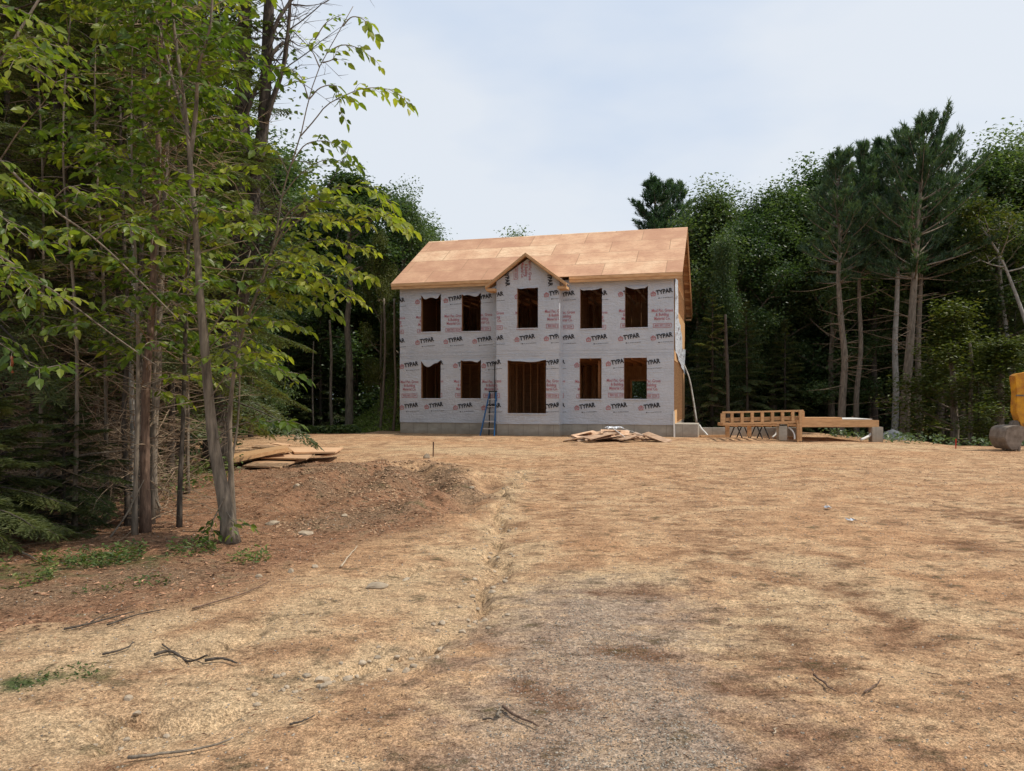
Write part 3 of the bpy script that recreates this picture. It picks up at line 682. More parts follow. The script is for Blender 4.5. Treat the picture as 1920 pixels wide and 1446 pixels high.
# stepladder
def ladder():
    p = HP(FU(918, -.9), -.9, 0); z = gz(p[0], p[1])
    r = empty('stepladder', (p[0], p[1], z), math.atan2(HU[1], HU[0])+.0, 'blue stepladder standing against the wrapped wall left of the big doorway', 'ladder')
    H = 1.72
    for s in (-1, 1):
        mb = MB(); x0 = .27*s+.02*s; x1 = .13*s+.07
        board(mb, (x0-.02, -.25, 0), (x1, .22, H), .035, .08, (0, 1, 0)); mb.build('front_rail', M['blue'], r)
        mb = MB(); board(mb, (.27*s+.05, .62, 0), (.12*s+.07, .24, H-.05), .03, .05, (0, 1, 0)); mb.build('rear_rail', M['black'] if s < 0 else M['blue'], r)
    for i in range(1, 6):
        t = i/6; mb = MB(); hw = .27+(.13-.27)*t-.01; cx = .02+(.05)*t; y = -.25+.47*t; z_ = H*t
        box(mb, cx-hw, cx+hw, y-.04, y+.05, z_-.02, z_+.01); mb.build('step', M['alu'], r)
    mb = MB(); box(mb, -.09, .23, .16, .30, H, H+.05); mb.build('top_cap', M['black'], r)
    for t in (.3, .6):
        mb = MB(); board(mb, (.28-.14*t+.06*t, -.2+.44*t, H*t), (.28-.14*t+.06, .60-.36*t, H*t+.02), .01, .02); mb.build('spreader', M['alu'], r)
ladder()
mb = MB(); P = [HP(FU(928, -.65), -.66, z)-[0, 0, 0] for z in np.linspace(.0, 2.9, 8)]; P = np.array(P); P[:, 0] += .012*np.sin(np.linspace(0, 6, 8))
tube(mb, P, .018, 6); o = mb.build('electric_cable', M['black']); tag(o, 'black cable hanging down the wrap just right of the blue stepladder', 'cable')
# white board leaning on the right house corner
mb = MB(); a = HP(HW_+.02, -.12, 0); a[2] = gz(a[0], a[1]); b = a+np.array([-.01, .06, .98]); board(mb, a, b, .06, .03, (0, 1, 0))
tag(mb.build('white_board', M['pvc']), 'upright white board standing at the right corner of the house foundation', 'board')
# scrap heap
c0 = W(1150, 822, 27.6)
for i in range(46):
    t = rng.uniform(-1, 1)*rng.uniform(.4, 1); x = c0[0]+t*1.75; y = c0[1]+rng.uniform(-.7, .7)
    hz = .30*max(0, 1-abs(t))**.8*rng.uniform(.2, 1); z = gz(x, y)+.03+hz
    L = rng.uniform(.5, 1.3); az = rng.gauss(0, .6); tl = -t*.30+rng.gauss(0, .07); wd = rng.choice([.09, .14, .25, .4]); th = rng.choice([.015, .02, .038])
    d = np.array([math.cos(az)*math.cos(tl), math.sin(az)*math.cos(tl), math.sin(tl)])*L/2
    p0 = np.array([x, y, z])-d; p1 = np.array([x, y, z])+d
    for q in (p0, p1): q[2] = max(q[2], gz(q[0], q[1])+.02)
    mb = MB(); V0 = len(mb.V); board(mb, p0, p1, wd, th, (rng.uniform(-.25, .25), rng.uniform(-.5, .1), 1), rng.uniform(.1, .95))
    V = mb.V[-1]; V += np.random.default_rng(i).normal(0, .018, V.shape)*[1, 1, .3]
    o = mb.build('scrap_board', M['scrap']); tag(o, 'broken wood offcut in the scrap heap in front of the house', 'board', 'offcuts in the scrap heap')
def crumple(name, c, sx, sy, sz, m, seed, n=12):
    g = rs(seed); u = np.linspace(-1, 1, n); x, y = np.meshgrid(u, u); z = (1-.6*(x*x+y*y)/2)*sz+g.normal(0, .25*sz, x.shape)
    X = c[0]+x*sx*(1+.3*g.normal(0, .4, x.shape)*.5)+.1*g.normal(0, sx*.3, x.shape); Y = c[1]+y*sy+g.normal(0, .04, x.shape)
    V = np.stack([X, Y, c[2]+z], -1).reshape(-1, 3); i = np.arange(n-1)[:, None]*n+np.arange(n-1)[None]
    mb = MB(); mb.add(V, np.stack([i, i+1, i+n+1, i+n], -1).reshape(-1, 4)); return mb.build(name, m)
o = crumple('plastic_sheet', c0+np.array([.05, .05, .33]), .30, .15, .08, M['plastic'], 3); tag(o, 'crumpled pale plastic sheet on top of the scrap heap', 'plastic sheet')
for k, (x, L, a) in enumerate([(.35, 1.3, -.38), (.1, .7, -.75)]):
    mb = MB(); p = c0+np.array([x-.2, -.15-.1*k, .42]); q = p+np.array([L*math.cos(a), -.2, L*math.sin(a)]); q[2] = max(q[2], .05)
    board(mb, p, q, .05, .015); tag(mb.build('trim_strip', M['pvc']), ['long whitish strip sloping down the right side of the scrap heap', 'short whitish strip crossing the front of the scrap heap'][k], 'strip')
# low concrete wall behind the deck
mb = MB(); a = W(1300, 802, 30.5); b = W(1500, 802, 30.5)
box(mb, a[0]-.3, b[0], 30.5, 30.7, -.4, a[2]); tag(mb.build('low_concrete_wall', M['conc']), 'low concrete footing wall running behind the timber deck', 'wall')
# deck
dy = 27.2
def B2(mb, x0, x1, y0, y1, Y, dep, tint=.5, Ya=None):
    a = W(x0, y1, Y); b = W(x1, y0, Y); box(mb, a[0], b[0], Y, Y+dep, a[2], b[2], tint)
dk = empty('timber_deck', W(1500, 829, dy)*[1, 1, 0]+[0, 0, gz(W(1500, 829, dy)[0], dy)], 0, 'unfinished timber deck with an open framed panel, on concrete piers beside the woods', 'deck')
ox, oyy, oz = dk.location
def dpart(mb, name, m):
    o = mb.build(name, m, dk); o.location = (-ox, -oyy, -oz); return o
# panel (ladder shaped framed wall lying along the front edge), rising slightly to the right
mb = MB()
tl0, tl1, bl0, bl1 = W(1355, 774, dy), W(1507, 770, dy), W(1355, 795, dy), W(1507, 791, dy)
def bm2(mb, p, q, h, d, tint=.5): # bar with vertical height h, depth d from p to q
    V = [r+np.array([0, a, b]) for r in (p, q) for a in (0, d) for b in (-h/2, h/2)]; mb.add(V, BQ, np.full(8, tint))
bm2(mb, tl0, tl1, .05, .09); bm2(mb, bl0-[0,0,0], bl1, .07, .09)
n = 9
for i in range(n):
    t = (i)/(n-1); a = tl0*(1-t)+tl1*t; b = bl0*(1-t)+bl1*t; wd = .10 if i else .16
    x = a[0]+(.02 if i == 0 else -.02); box(mb, x-wd/2, x+wd/2, dy+.001, dy+.085, b[2]+.035, a[2]-.025, .3+.1*(i % 5))
a = bl0*.93+bl1*.07
dpart(mb, 'framed_panel', M['lumber'])
mb = MB(); bm2(mb, W(1361, 787, dy+.1), W(1500, 784, dy+.1), .12, .04, .4); bm2(mb, W(1355, 773, dy+1.5), W(1500, 771, dy+1.5), .05, .09); bm2(mb, W(1368, 787, dy+1.5), W(1500, 784, dy+1.5), .14, .09, .6)
dpart(mb, 'inner_beam', M['lumber'])
mb = MB(); bm2(mb, W(1360, 798, dy+.02), W(1497, 797, dy+.02), .05, .04)
for i in range(9): x = W(1368+i*16, 800, dy)[0]; box(mb, x-.02, x+.02, dy+.1, dy+1.5, W(0, 801, dy)[2], W(0, 795, dy)[2])
dpart(mb, 'joists', M['lumber'])
mb = MB(); B2(mb, 1500, 1579, 783, 790, dy-.03, .5, .7); B2(mb, 1494, 1648, 788, 801, dy-.05, .05, .6); B2(mb, 1500, 1648, 788.5, 790.5, dy, 3.2, .8); B2(mb, 1500, 1648, 790, 800, dy+3.2, .05, .4)
dpart(mb, 'rim_beam', M['lumber'])
mb = MB(); crm = W(1640, 786, dy); box(mb, W(1578, 0, dy)[0], crm[0]+.1, dy+.4, dy+2, W(0, 787.5, dy)[2], W(0, 786.3, dy)[2]); dpart(mb, 'decking_sheet', M['pvc'])
for (x0, x1, y0, y1, Y) in ((1361, 1368, 797, 817, dy+.8), (1402, 1409, 797, 819, dy+.3), (1495, 1499, 793, 829, dy-.1), (1499, 1504, 770, 827, dy-.12)):
    mb = MB(); B2(mb, x0, x1, y0, y1, Y, .09); dpart(mb, 'post', M['lumber'])
for (x0, x1, y0, y1, Y) in ((1461, 1476, 796, 826, dy+.02), (1636, 1656, 801, 830, dy-.1)):
    mb = MB(); B2(mb, x0, x1, y0, y1, Y, .3); dpart(mb, 'pier', M['conc'])
# sawhorses below
for k, (x, lab) in enumerate(((1386, 'left one of two black sawhorses under the timber deck'), (1424, 'right one of two black sawhorses under the timber deck'))):
    Y = dy+1.6; c = W(x, 822, Y); z0 = gz(c[0], Y); r = empty('sawhorse', (c[0], Y, z0), 0, lab, 'sawhorse', 'black sawhorses under the deck')
    for dx in (-.12, .14):
        for s in (-1, 1):
            mb = MB(); board(mb, (dx+s*.17, -.2*s, 0), (dx+s*.04, 0, .45), .035, .03); mb.build('leg', M['black'], r)
    mb = MB(); box(mb, -.35, .35, -.05, .05, .45, .52); mb.build('top_beam', M['black'], r)
def pipe(name, pts, r, m, lab, cat='pipe'):
    mb = MB(); tube(mb, smooth_path([W(*p) for p in pts], 14), r, 8); tag(mb.build(name, m, smooth=True), lab, cat)
pipe('white_pipe', [(1311,797,29.4),(1316,805,29.3),(1322,811,29.2),(1327,817,29.1)], .035, M['pvc'], 'white pipe sloping to the ground from the concrete stoop')
pipe('white_pipe', [(1458,800,27.9),(1457,808,27.8),(1454,815,27.7),(1448,820,27.6)], .03, M['pvc'], 'curved white pipe left of the middle concrete pier')
pipe('white_pipe', [(1477,801,27.4),(1484,806,27.3),(1489,814,27.2),(1490,824,27.1)], .03, M['pvc'], 'curved white pipe right of the middle concrete pier')
pipe('white_pipe', [(1637,801,27.4),(1634,812,27.3),(1625,820,27.1),(1614,825,27)], .05, M['pvc'], 'curved white pipe beside the right end pier of the deck')
mb = MB(); q = W(1313, 820, 29.3); board(mb, (q[0]-.1, 28.9, gz(q[0], 29)+.05), (q[0]+1.1, 29.2, gz(q[0]+1, 29)+.05), .12, .08); tag(mb.build('lumber_beam', M['lumber']), 'short beam lying at the right end of the concrete stoop', 'beam')
# gravel heap
def heap(name, c, rx, ry, h, m, seed, n=60, rough=.05):
    a = np.linspace(0, 2*math.pi, n, endpoint=False); rr = np.linspace(0, 1, 22)
    A, Q = np.meshgrid(a, rr); X = c[0]+A*0+rx*Q*np.cos(A); Y = c[1]+ry*Q*np.sin(A)
    Z = ground_z(X, Y)-.04+h*np.cos(Q*math.pi/2)**1.1+rough*fbm(X, Y, 6, 3, seed)*(1-Q)
    V = np.stack([X, Y, Z], -1).reshape(-1, 3); i = np.arange(21)[:, None]*n; j = np.arange(n)[None]; k = (j+1) % n
    mb = MB(); mb.add(V, np.stack([i+j, i+k, i+n+k, i+n+j], -1).reshape(-1, 4)[:, ::-1]); return mb.build(name, m, smooth=True)
c = W(1690, 830, 29); o = heap('gravel_heap', (c[0]+.0, 29.), .95, 1.0, .50, M['gravel'], 9); tag(o, 'low heap of grey gravel right of the timber deck', 'gravel heap')
# stakes
def stake(x, yb, yt, m, lab, w_=.04):
    p = GW(x, yb, -.05); h = (yb-yt)/FPX*p[1]+.05; mb = MB(); V = []
    board(mb, p, p+[.01, 0, h], w_, .02, (0, 1, 0)); mb.V[-1][:4] = mb.V[-1][:4]*.6+mb.V[-1][:4].mean(0)*.4; return tag(mb.build('wooden_stake', m), lab, 'stake')
stake(812, 853, 825, M['bark_red'], 'small brown stake standing in the churned dirt in front of the house')
stake(1792, 838, 820, M['stakered'], 'small red stake at the edge of the woods near the yellow digger')
# lumber stack, left
def lum(name, P4, zt, th, lab, tint=.5, m='lumber'):
    mb = MB(); th = th*.65; V = [np.array([p[0], p[1], zt[i]-d]) for d in (th, 0) for i, p in enumerate(P4)]
    mb.add(V, [[3,2,1,0],[4,5,6,7],[0,1,5,4],[1,2,6,5],[2,3,7,6],[3,0,4,7]], np.full(8, tint)); return tag(mb.build(name, M[m]), lab, 'plywood' if th < .1 else 'lumber', 'sheets in the lumber stack')
def quadpx(l, z): # pixel corners on a plane z
    r = []
    for (px, py), zz in zip(l, z): Y = (CH-zz)*FPX/(py-HY); r.append(((px-CX)/FPX*Y, Y))
    return r
def pl(l, z, th, lab, tint): lum('plywood_sheet', quadpx(l, z), z, th, lab, tint, 'ply')
# near flat sheets
gzl = gz(*G(520, 872))
Z = [gzl+.07]*4; pl([(487,875),(520,877),(575,861),(545,858)], Z, .03, 'dark reddish plywood sheet at the bottom front of the lumber stack', .3)
Z = [gzl+.12]*4; pl([(455,873),(525,876),(572,858),(500,858)], Z, .05, 'lowest front plywood sheet of the lumber stack', .35)
Z = [gzl+.19]*4; pl([(490,858),(574,860),(592,848),(500,848)], Z, .05, 'middle plywood sheet in the lumber stack', .5)
Z = [gzl+.25]*4; pl([(552,848),(629,847),(643,839),(540,839)], Z, .06, 'plywood sheet sticking out to the right of the lumber stack', .85)
Z = [gzl+.16]*4; pl([(590,856),(628,851),(640,844),(590,846)], Z, .05, 'plywood sheet hidden under the right end of the lumber stack', .3)
Z = [gzl+.25]*4; pl([(438,848),(500,848),(540,840),(450,839)], Z, .05, 'pale plywood sheet at the left back of the lumber stack', .8)
Z = [gzl+.28]*4; pl([(472,838),(520,842),(545,834),(480,832)], Z, .03, 'pinkish plywood sheet lying at the back of the lumber stack', .7)
Z = [gzl+.30]*4; pl([(506,831),(530,835),(548,833),(520,830)], Z, .02, 'small pinkish offcut at the very back of the lumber stack', .9)
Z = [gzl+.20, gzl+.40, gzl+.40, gzl+.20]; lum('lumber_bundle', quadpx([(432,862),(540,839),(536,834),(425,853)], Z), Z, .13, 'long tilted bundle of boards lying across the lumber stack', .45)
Z = [gzl+.10, gzl+.29, gzl+.29, gzl+.10]; lum('lumber_bundle', quadpx([(440,867),(548,844),(542,840),(430,860)], Z), Z, .06, 'second tilted bundle of boards, just under the topmost one in the lumber stack', .25)
# rocks
def rock(x, y, s, seed, lab, grp=None, flat=.55, m='stone', nm='rock'):
    bm = bmesh.new(); bmesh.ops.create_icosphere(bm, subdivisions=2, radius=1); g = random.Random(seed)
    ax = [Vector((g.gauss(0, 1), g.gauss(0, 1), g.gauss(0, 1))).normalized() for _ in range(9)]; lim = [g.uniform(.6, .9) for _ in ax]
    for v in bm.verts:
        for a, l in zip(ax, lim):
            d = v.co.dot(a)
            if d > l: v.co -= a*(d-l)
        v.co.x *= s*g.uniform(.97, 1.03); v.co.y *= s*.75; v.co.z *= s*flat
    me = bpy.data.meshes.new(nm); bm.to_mesh(me); bm.free(); me.materials.append(M[m]); at = me.attributes.new('tint', 'FLOAT', 'POINT'); at.data.foreach_set('value', np.full(len(me.vertices), g.uniform(.3, .8), np.float32))
    o = bpy.data.objects.new(nm, me); COL.objects.link(o); o.location = (x, y, gz(x, y)+s*flat*.25); o.rotation_euler = (0, 0, g.uniform(0, 6)); tag(o, lab, 'rock', grp); return o
for (px, py, wpx, fl, lab) in [(708,1098,46,.35,'large flat pale rock in the sandy track'), (763,1078,34,.35,'flat pale rock beside the largest flat one'), (572,1003,34,.4,'slanted grey rock on the reddish slope left of the track'),
     (485,1080,14,.7,'leftmost of three small pale stones in a row left of the track'), (545,1070,16,.7,'middle one of three small pale stones in a row left of the track'), (590,1063,14,.7,'rightmost of three small pale stones in a row left of the track'),
     (556,931,14,.7,'small rock at the left end of the churned ruts'), (800,857,16,.9,'white rock at the foot of the brown stake'), (560,823,24,.8,'pale boulder at the edge of the green weeds'), (885,920,14,.5,'white stone at the edge of the tyre marks'),
     (510,985,30,.4,'brown rock half buried below the churned ruts'), (645,971,16,.5,'dark rock in the reddish slope'), (777,1223,26,.6,'rounded rock in the washed out gully'), (600,1264,22,.6,'pale rock low in the gully'), (700,1240,22,.5,'flat rock in the gully edge')]:
    x, y = G(px, py); rock(x, y, wpx/2/FPX*y*1.05, px, lab, None, fl)
g = random.Random(5)
for i in range(110):
    t = g.random(); k = min(int(t*(len(CHAN)-1)), len(CHAN)-2); f = t*(len(CHAN)-1)-k
    x = CHAN[k][0]*(1-f)+CHAN[k+1][0]*f+g.gauss(0, .13); y = CHAN[k][1]*(1-f)+CHAN[k+1][1]*f+g.gauss(0, .18)
    rock(x, y, g.uniform(.012, .034), 100+i, 'small stone in the washed out gully', 'stones in the gully', .6)
# sticks
def stick(pts, r, lab, m='bark', br=()):
    r *= .68
    P = [GW(*p, dz=r+.012) for p in pts]; mb = MB(); q = smooth_path(P, 14); q[:, :2] += np.cumsum(np.random.default_rng(len(lab)).normal(0, .0035, (14, 2)), 0)
    tube(mb, q, np.linspace(r, r*.45, 14), 6)
    for b in br: 
        Pb = np.array([GW(*p, dz=r+.02) for p in b]); tube(mb, smooth_path(Pb, 8), np.linspace(r*.5, r*.2, 8), 5)
    tag(mb.build('stick', M[m], smooth=True), lab, 'stick')
stick([(242,1415),(300,1414),(370,1407),(410,1398),(432,1388)], .013, 'long curved dark stick near the lower left corner of the dirt')
stick([(290,1228),(320,1222),(360,1228),(396,1232)], .017, 'dark dead branch on pale sand, lying across a thinner twig', 'bark_dark')
stick([(305,1210),(330,1226),(380,1247)], .007, 'thin twig crossing the dark dead branch on pale sand', 'bark_dark')
stick([(193,1228),(225,1222),(255,1208)], .011, 'short twig left of the dark dead branch on the sand', 'bark_dark')
stick([(385,1243),(410,1241),(448,1249)], .016, 'short dark wood piece right of the dark dead branch', 'bark_dark')
stick([(360,1148),(400,1136),(460,1118),(497,1097)], .011, 'long thin stick lying on the slope above the sand', 'bark_red')
stick([(120,1180),(180,1165),(260,1148)], .012, 'long grey branch at the edge of the reddish litter', 'bark_dark', [[(170,1167),(210,1150),(250,1140)]])
stick([(200,1172),(260,1155),(310,1147)], .01, 'thin grey branch beside the longer one at the litter edge', 'bark_dark')
stick([(640,1065),(655,1045),(669,1027)], .014, 'pale straight stick lying near the slanted grey rock', 'stickpale')
stick([(1527,1263),(1545,1280),(1566,1299)], .011, 'short brown stick on the open dirt, left one of a pair', 'bark_red')
stick([(1618,1304),(1635,1295),(1651,1277)], .009, 'short brown stick on the open dirt, right one of a pair', 'bark_red')
stick([(945,1332),(960,1345),(1008,1371)], .014, 'stubby bark piece in the dark gravel near the bottom', 'bark_red')
stick([(934,1352),(938,1345),(946,1333)], .012, 'short bent bark piece beside the stubby one', 'bark')
stick([(903,1356),(920,1357),(932,1356)], .008, 'tiny dark twig left of the bark pieces', 'bark_dark')
stick([(1449,1380),(1451,1370),(1462,1366)], .006, 'tiny forked twig standing in the dark ground patch', 'stickpale')
stick([(1740,1262),(1752,1264),(1766,1265)], .005, 'tiny twig far right on the open dirt', 'bark_dark')
stick([(545,1368),(570,1362),(594,1350)], .009, 'short twig right of the long curved stick', 'bark_dark')
stick([(30,1030),(45,1040),(70,1052)], .02, 'grey log lying under the low fir boughs', 'bark')
# pale paper scraps
for k, (px, py, s, lab) in enumerate([(1596,975,.045,'white scrap of plastic on the open dirt'), (1552,952,.035,'bluish scrap of plastic on the open dirt')]):
    p = GW(px, py); o = crumple('plastic_scrap', (p[0], p[1], p[2]+.01), s, s*.6, .03, M['plastic'], 20+k, 6); tag(o, lab, 'plastic scrap')
# digger at the right edge
ey = 22.6
def digger():
    r0 = W(1915, 842, ey); r = empty('yellow_digger', (r0[0], ey, gz(r0[0], ey)), 0, 'worn yellow digger arm with a rusty bucket resting on the ground', 'digger')
    k = ey/FPX
    def X(px, py): return ((px-1915)*k, CH-(py-HY)*k-r.location.z)
    def prism(name, pts, y0, y1, m, par=r, tint=.5, bev=.02):
        bm = bmesh.new(); f = bm.faces.new([bm.verts.new((X(*p)[0], y0, X(*p)[1])) for p in pts]); g2 = bmesh.ops.extrude_face_region(bm, geom=[f])
        bmesh.ops.translate(bm, verts=[e for e in g2['geom'] if isinstance(e, bmesh.types.BMVert)], vec=(0, y1-y0, 0)); bmesh.ops.recalc_face_normals(bm, faces=bm.faces[:])
        bmesh.ops.bevel(bm, geom=bm.edges[:], offset=bev, segments=2, affect='EDGES', clamp_overlap=True)
        me = bpy.data.meshes.new(name); bm.to_mesh(me); bm.free(); me.materials.append(M[m]); at = me.attributes.new('tint', 'FLOAT', 'POINT'); at.data.foreach_set('value', np.full(len(me.vertices), tint, np.float32))
        o = bpy.data.objects.new(name, me); COL.objects.link(o); o.parent = par; return o
    prism('arm', [(1897,706),(1903,701),(1918,699),(1958,690),(1965,720),(1948,760),(1930,800),(1926,808),(1916,810),(1908,797),(1899,770),(1901,738)], -.12, .14, 'yellow')
    prism('arm_seam', [(1899,743),(1901,740),(1955,742),(1955,744)], -.135, -.118, 'bucket', tint=.1, bev=.003)
    for p in ((1921,724), (1917,795), (1952,705)):
        mb = MB(); x, z = X(*p); tube(mb, [(x, -.17, z), (x, .19, z)], .045, 12); mb.build('pivot_pin', M['bucket'], r)
    prism('boom', [(1945,690),(1965,640),(2010,590),(2080,600),(2160,700),(2170,760),(2140,765),(2070,660),(2020,640),(1985,680),(1965,715)], -.15, .17, 'yellow')
    prism('cylinder_housing', [(1958,720),(1968,715),(2060,650),(2066,660),(1966,732)], -.05, .06, 'black')
    b = prism('bucket', [(1871,806),(1874,801),(1884,798),(1898,797),(1905,799),(1910,805),(1914,810),(1917,811),(1919,815),(1905,824),(1901,827),(1900,832),(1895,842),(1880,842),(1873,834),(1868,820)], -.38, .38, 'bucket')
    for i in range(5):
        y = -.36+i*.17; mb = MB(); x, z = X(1896, 838); board(mb, (x, y, z+.03), (x-.02, y, z-.10), .07, .05); mb.build('tooth', M['bucket'], b)
    prism('bucket_link', [(1893,800),(1896,790),(1904,788),(1918,796),(1918,806),(1903,802)], -.1, .1, 'bucket', tint=.2)
    prism('body', [(2110,700),(2260,690),(2290,770),(2270,790),(2110,790)], -.7, .8, 'yellow')
    prism('cab', [(2150,560),(2230,560),(2240,692),(2140,699)], -.65, .15, 'black')
    for y in (-.85, .6): prism('track', [(2080,800),(2100,792),(2270,792),(2290,805),(2290,830),(2270,845),(2100,845),(2080,830)], y, y+.35, 'black', bev=.03)
digger()
# blue tarp scrap and a thin strip for a small reddish leaf in the left wood
o = crumple('blue_tarp', W(163, 812, 15.5)+[0, 0, -.05], .13, .1, .1, M['bluetarp'], 31, 8); tag(o, 'small piece of blue tarp glimpsed between the trees on the left', 'tarp')
mb = MB(); P = smooth_path([W(20, 668, 9.0), W(22, 680, 9.0), W(19, 692, 9.02), W(24, 700, 9.0)], 8); V = np.concatenate([P-[.012, 0, 0], P+[.012, .01, 0], P+[.014, .02, 0]]); mb.add(V, [[i, i+1, i+9, i+8] for i in range(7)]+[[i+8, i+9, i+17, i+16] for i in range(7)])
tag(mb.build('reddish_leaf', M['orange']), 'small reddish leaf hanging in the trees at the left edge', 'ribbon')

# ------------------------------------------------------------------ trees of the surrounding woods
def limb_path(p, az, el, L, curve, n, g, wob=.06):
    t = np.linspace(0, 1, n); e = el+curve*t; st = L/(n-1)
    az_ = az+np.cumsum(g.normal(0, wob*1.5, n)); d = np.stack([np.cos(e)*np.cos(az_), np.cos(e)*np.sin(az_), np.sin(e)], -1)
    return p+np.concatenate([[[0, 0, 0]], np.cumsum(d[:-1]*st, axis=0)])
def interp_path(P, t):
    t = np.clip(t, 0, 1)*(len(P)-1); i = np.minimum(t.astype(int), len(P)-2); f = (t-i)[..., None]; return P[i]*(1-f)+P[i+1]*f
def trunk_path(H, n, g, wob=.12, lean=(0, 0)):
    z = np.linspace(0, 1, n); w1 = np.cumsum(g.normal(0, wob*H/n*.55, (n, 2)), axis=0)
    return np.stack([w1[:, 0]-w1[0, 0]+lean[0]*H*z**1.3, w1[:, 1]-w1[0, 1]+lean[1]*H*z**1.3, z*H], -1)
def finish_leaves(cm, C, g, n_per, sig, L, wd, tpl=LEAF4, droop=.25, up=1.0, ball=None):
    C = np.asarray(C); k = len(C); r = np.clip(g.normal(0, 1, (k, n_per, 3)), -2, 2)*np.array([sig, sig, sig*.62])
    pos = (C[:, None]+r).reshape(-1, 3); ctint = np.repeat(g.uniform(.2, .75, k), n_per); N_ = len(pos)
    a = g.uniform(0, 2*math.pi, N_); d = np.stack([np.cos(a), np.sin(a), g.normal(-droop, .35, N_)], -1)
    nn = np.stack([g.normal(0, .55, N_), g.normal(0, .55, N_), np.full(N_, up)], -1)
    scatter(cm, pos, d, nn, L*g.uniform(.6, 1.35, N_), wd, tpl, np.clip(ctint+g.normal(0, .17, N_), 0, 1))
def gen_broad(seed, H, cb, Rr, nl=18, T=None, L=.17, per=46, sig=.34, r0=.17, lean=(0, 0), leafm='broad', bark='bark', sub=5, low=.15):
    g = rs(seed); tm, cm = MB(), MB(); T = trunk_path(H*.93, 16, g, .10, lean) if T is None else T
    tube(tm, T, r0*(1-np.linspace(0, 1, len(T)))**.8+.02, 8)
    C = []
    for i in range(nl):
        t = (i+g.uniform(0, 1))/nl; h = cb+(1-cb)*.93*t; p = interp_path(T, np.array([h/.93]))[0] if h < .93 else T[-1]
        prof = (math.sin(math.pi*min(1, low+.18+.80*t*(1-.05)))**.7); Lb = Rr*prof*g.uniform(.65, 1.2)
        az = i*2.4+g.normal(0, .4); el = R(12+50*t+g.normal(0, 10))
        P = limb_path(p, az, el, Lb, R(g.normal(14, 10)), 8, g); tube(tm, P, np.linspace(max(.02, r0*.38*(1-t*.6)), .012, 8), 5)
        for j in range(sub):
            s = .38+.62*(j+g.uniform(.2, 1))/sub; q = interp_path(P, np.array([s]))[0]; l2 = Lb*g.uniform(.22, .48)*(1.15-s*.5)
            P2 = limb_path(q, az+g.normal(0, 1.0), el+g.normal(.1, .4), l2, .2, 5, g); tube(tm, P2, np.linspace(.02, .006, 5), 4, False)
            C.append(P2[-1]); C.append(P2[2]+g.normal(0, .1, 3))
        C.append(P[-1])
    for j in range(5): C.append(T[-1]+g.normal(0, .35, 3)*[1, 1, .5]+[0, 0, g.uniform(-.1, .07*H)])
    finish_leaves(cm, C, g, per, sig, L, 1.0); return tm, cm, leafm, bark
def gen_pine(seed, H, cb, Rr, r0=.2, lean=(0, 0), dead=26, asym=None, bark='bark', wh=.48, tuft=13, dens=1.5, T=None, leafm='pine'):
    g = rs(seed); tm, cm, dm = MB(), MB(), MB(); T = trunk_path(H, 18, g, .05, lean) if T is None else T; tube(tm, T, r0*(1-np.linspace(0, 1, len(T)))**.75+.015, 8)
    P_, D_ = [], []; z = cb*H
    while z < H*.985:
        t = (z/H-cb)/(1-cb); base = interp_path(T, np.array([z/H]))[0]; prof = (1-t)**.55*(.45+.55*min(1, t*3.2+.25))
        for b in range(g.integers(4, 6)):
            az = g.uniform(0, 2*math.pi); k = 1.
            if asym is not None: k = 1+asym[1]*max(0, math.cos(az-asym[0]))
            Lb = max(.35, Rr*prof*g.uniform(.55, 1.15)*k); el = R(8+48*t+g.normal(0, 7)); P = limb_path(base, az, el, Lb, R(22), 8, g, .03)
            tube(tm, P, np.linspace(.035*(1-t)+.015, .006, 8), 4, False)
            nt_ = int((7+Lb*6.5)*dens); s = g.uniform(.25, 1, nt_)**.8; q = interp_path(P, s); tg = unit(P[-1]-P[0])
            side = unit(np.cross(tg, [0, 0, 1])); off = g.normal(0, .20, nt_)*(1.15-s)*Lb*.75
            q = q+side*off[:, None]+np.stack([g.normal(0, .05, nt_), g.normal(0, .05, nt_), np.abs(g.normal(0, .10, nt_))], -1)
            P_.append(q); D_.append(unit(tg*.7+side*np.sign(off)[:, None]*.35+np.array([0, 0, .75])+g.normal(0, .18, (nt_, 3))))
        z += wh*g.uniform(.8, 1.2)*(1-.4*t)
    P_.append(T[-1]+g.normal(0, .06, (6, 3))); D_.append(unit(g.normal(0, .3, (6, 3))+[0, 0, 1]))
    q = np.concatenate(P_); d = np.concatenate(D_); n = len(q); tt = np.repeat(g.uniform(.1, .9, n), tuft)
    dd = unit(np.repeat(d, tuft, 0)+g.normal(0, .42, (n*tuft, 3))); st = np.repeat(q, tuft, 0)+dd*0.0+np.repeat(d, tuft, 0)*g.uniform(-.05, .16, (n*tuft, 1))
    scatter(cm, st, dd, g.normal(0, 1, (n*tuft, 3)), g.uniform(.14, .28, n*tuft), .17, NEED, np.clip(tt+g.normal(0, .12, n*tuft), 0, 1))
    for i in range(dead):
        h = g.uniform(.10, cb+.08); p = interp_path(T, np.array([h]))[0]; P = limb_path(p, g.uniform(0, 6.3), R(g.normal(4, 14)), g.uniform(.5, 2.2), R(g.normal(0, 12)), 7, g, .1)
        tube(dm, P, np.linspace(.018, .004, 7), 4, False)
        if g.random() < .5: q2 = P[4]; tube(dm, limb_path(q2, g.uniform(0, 6.3), g.normal(0, .3), .5, 0, 4, g), np.linspace(.008, .003, 4), 3, False)
    return tm, cm, leafm, bark, dm
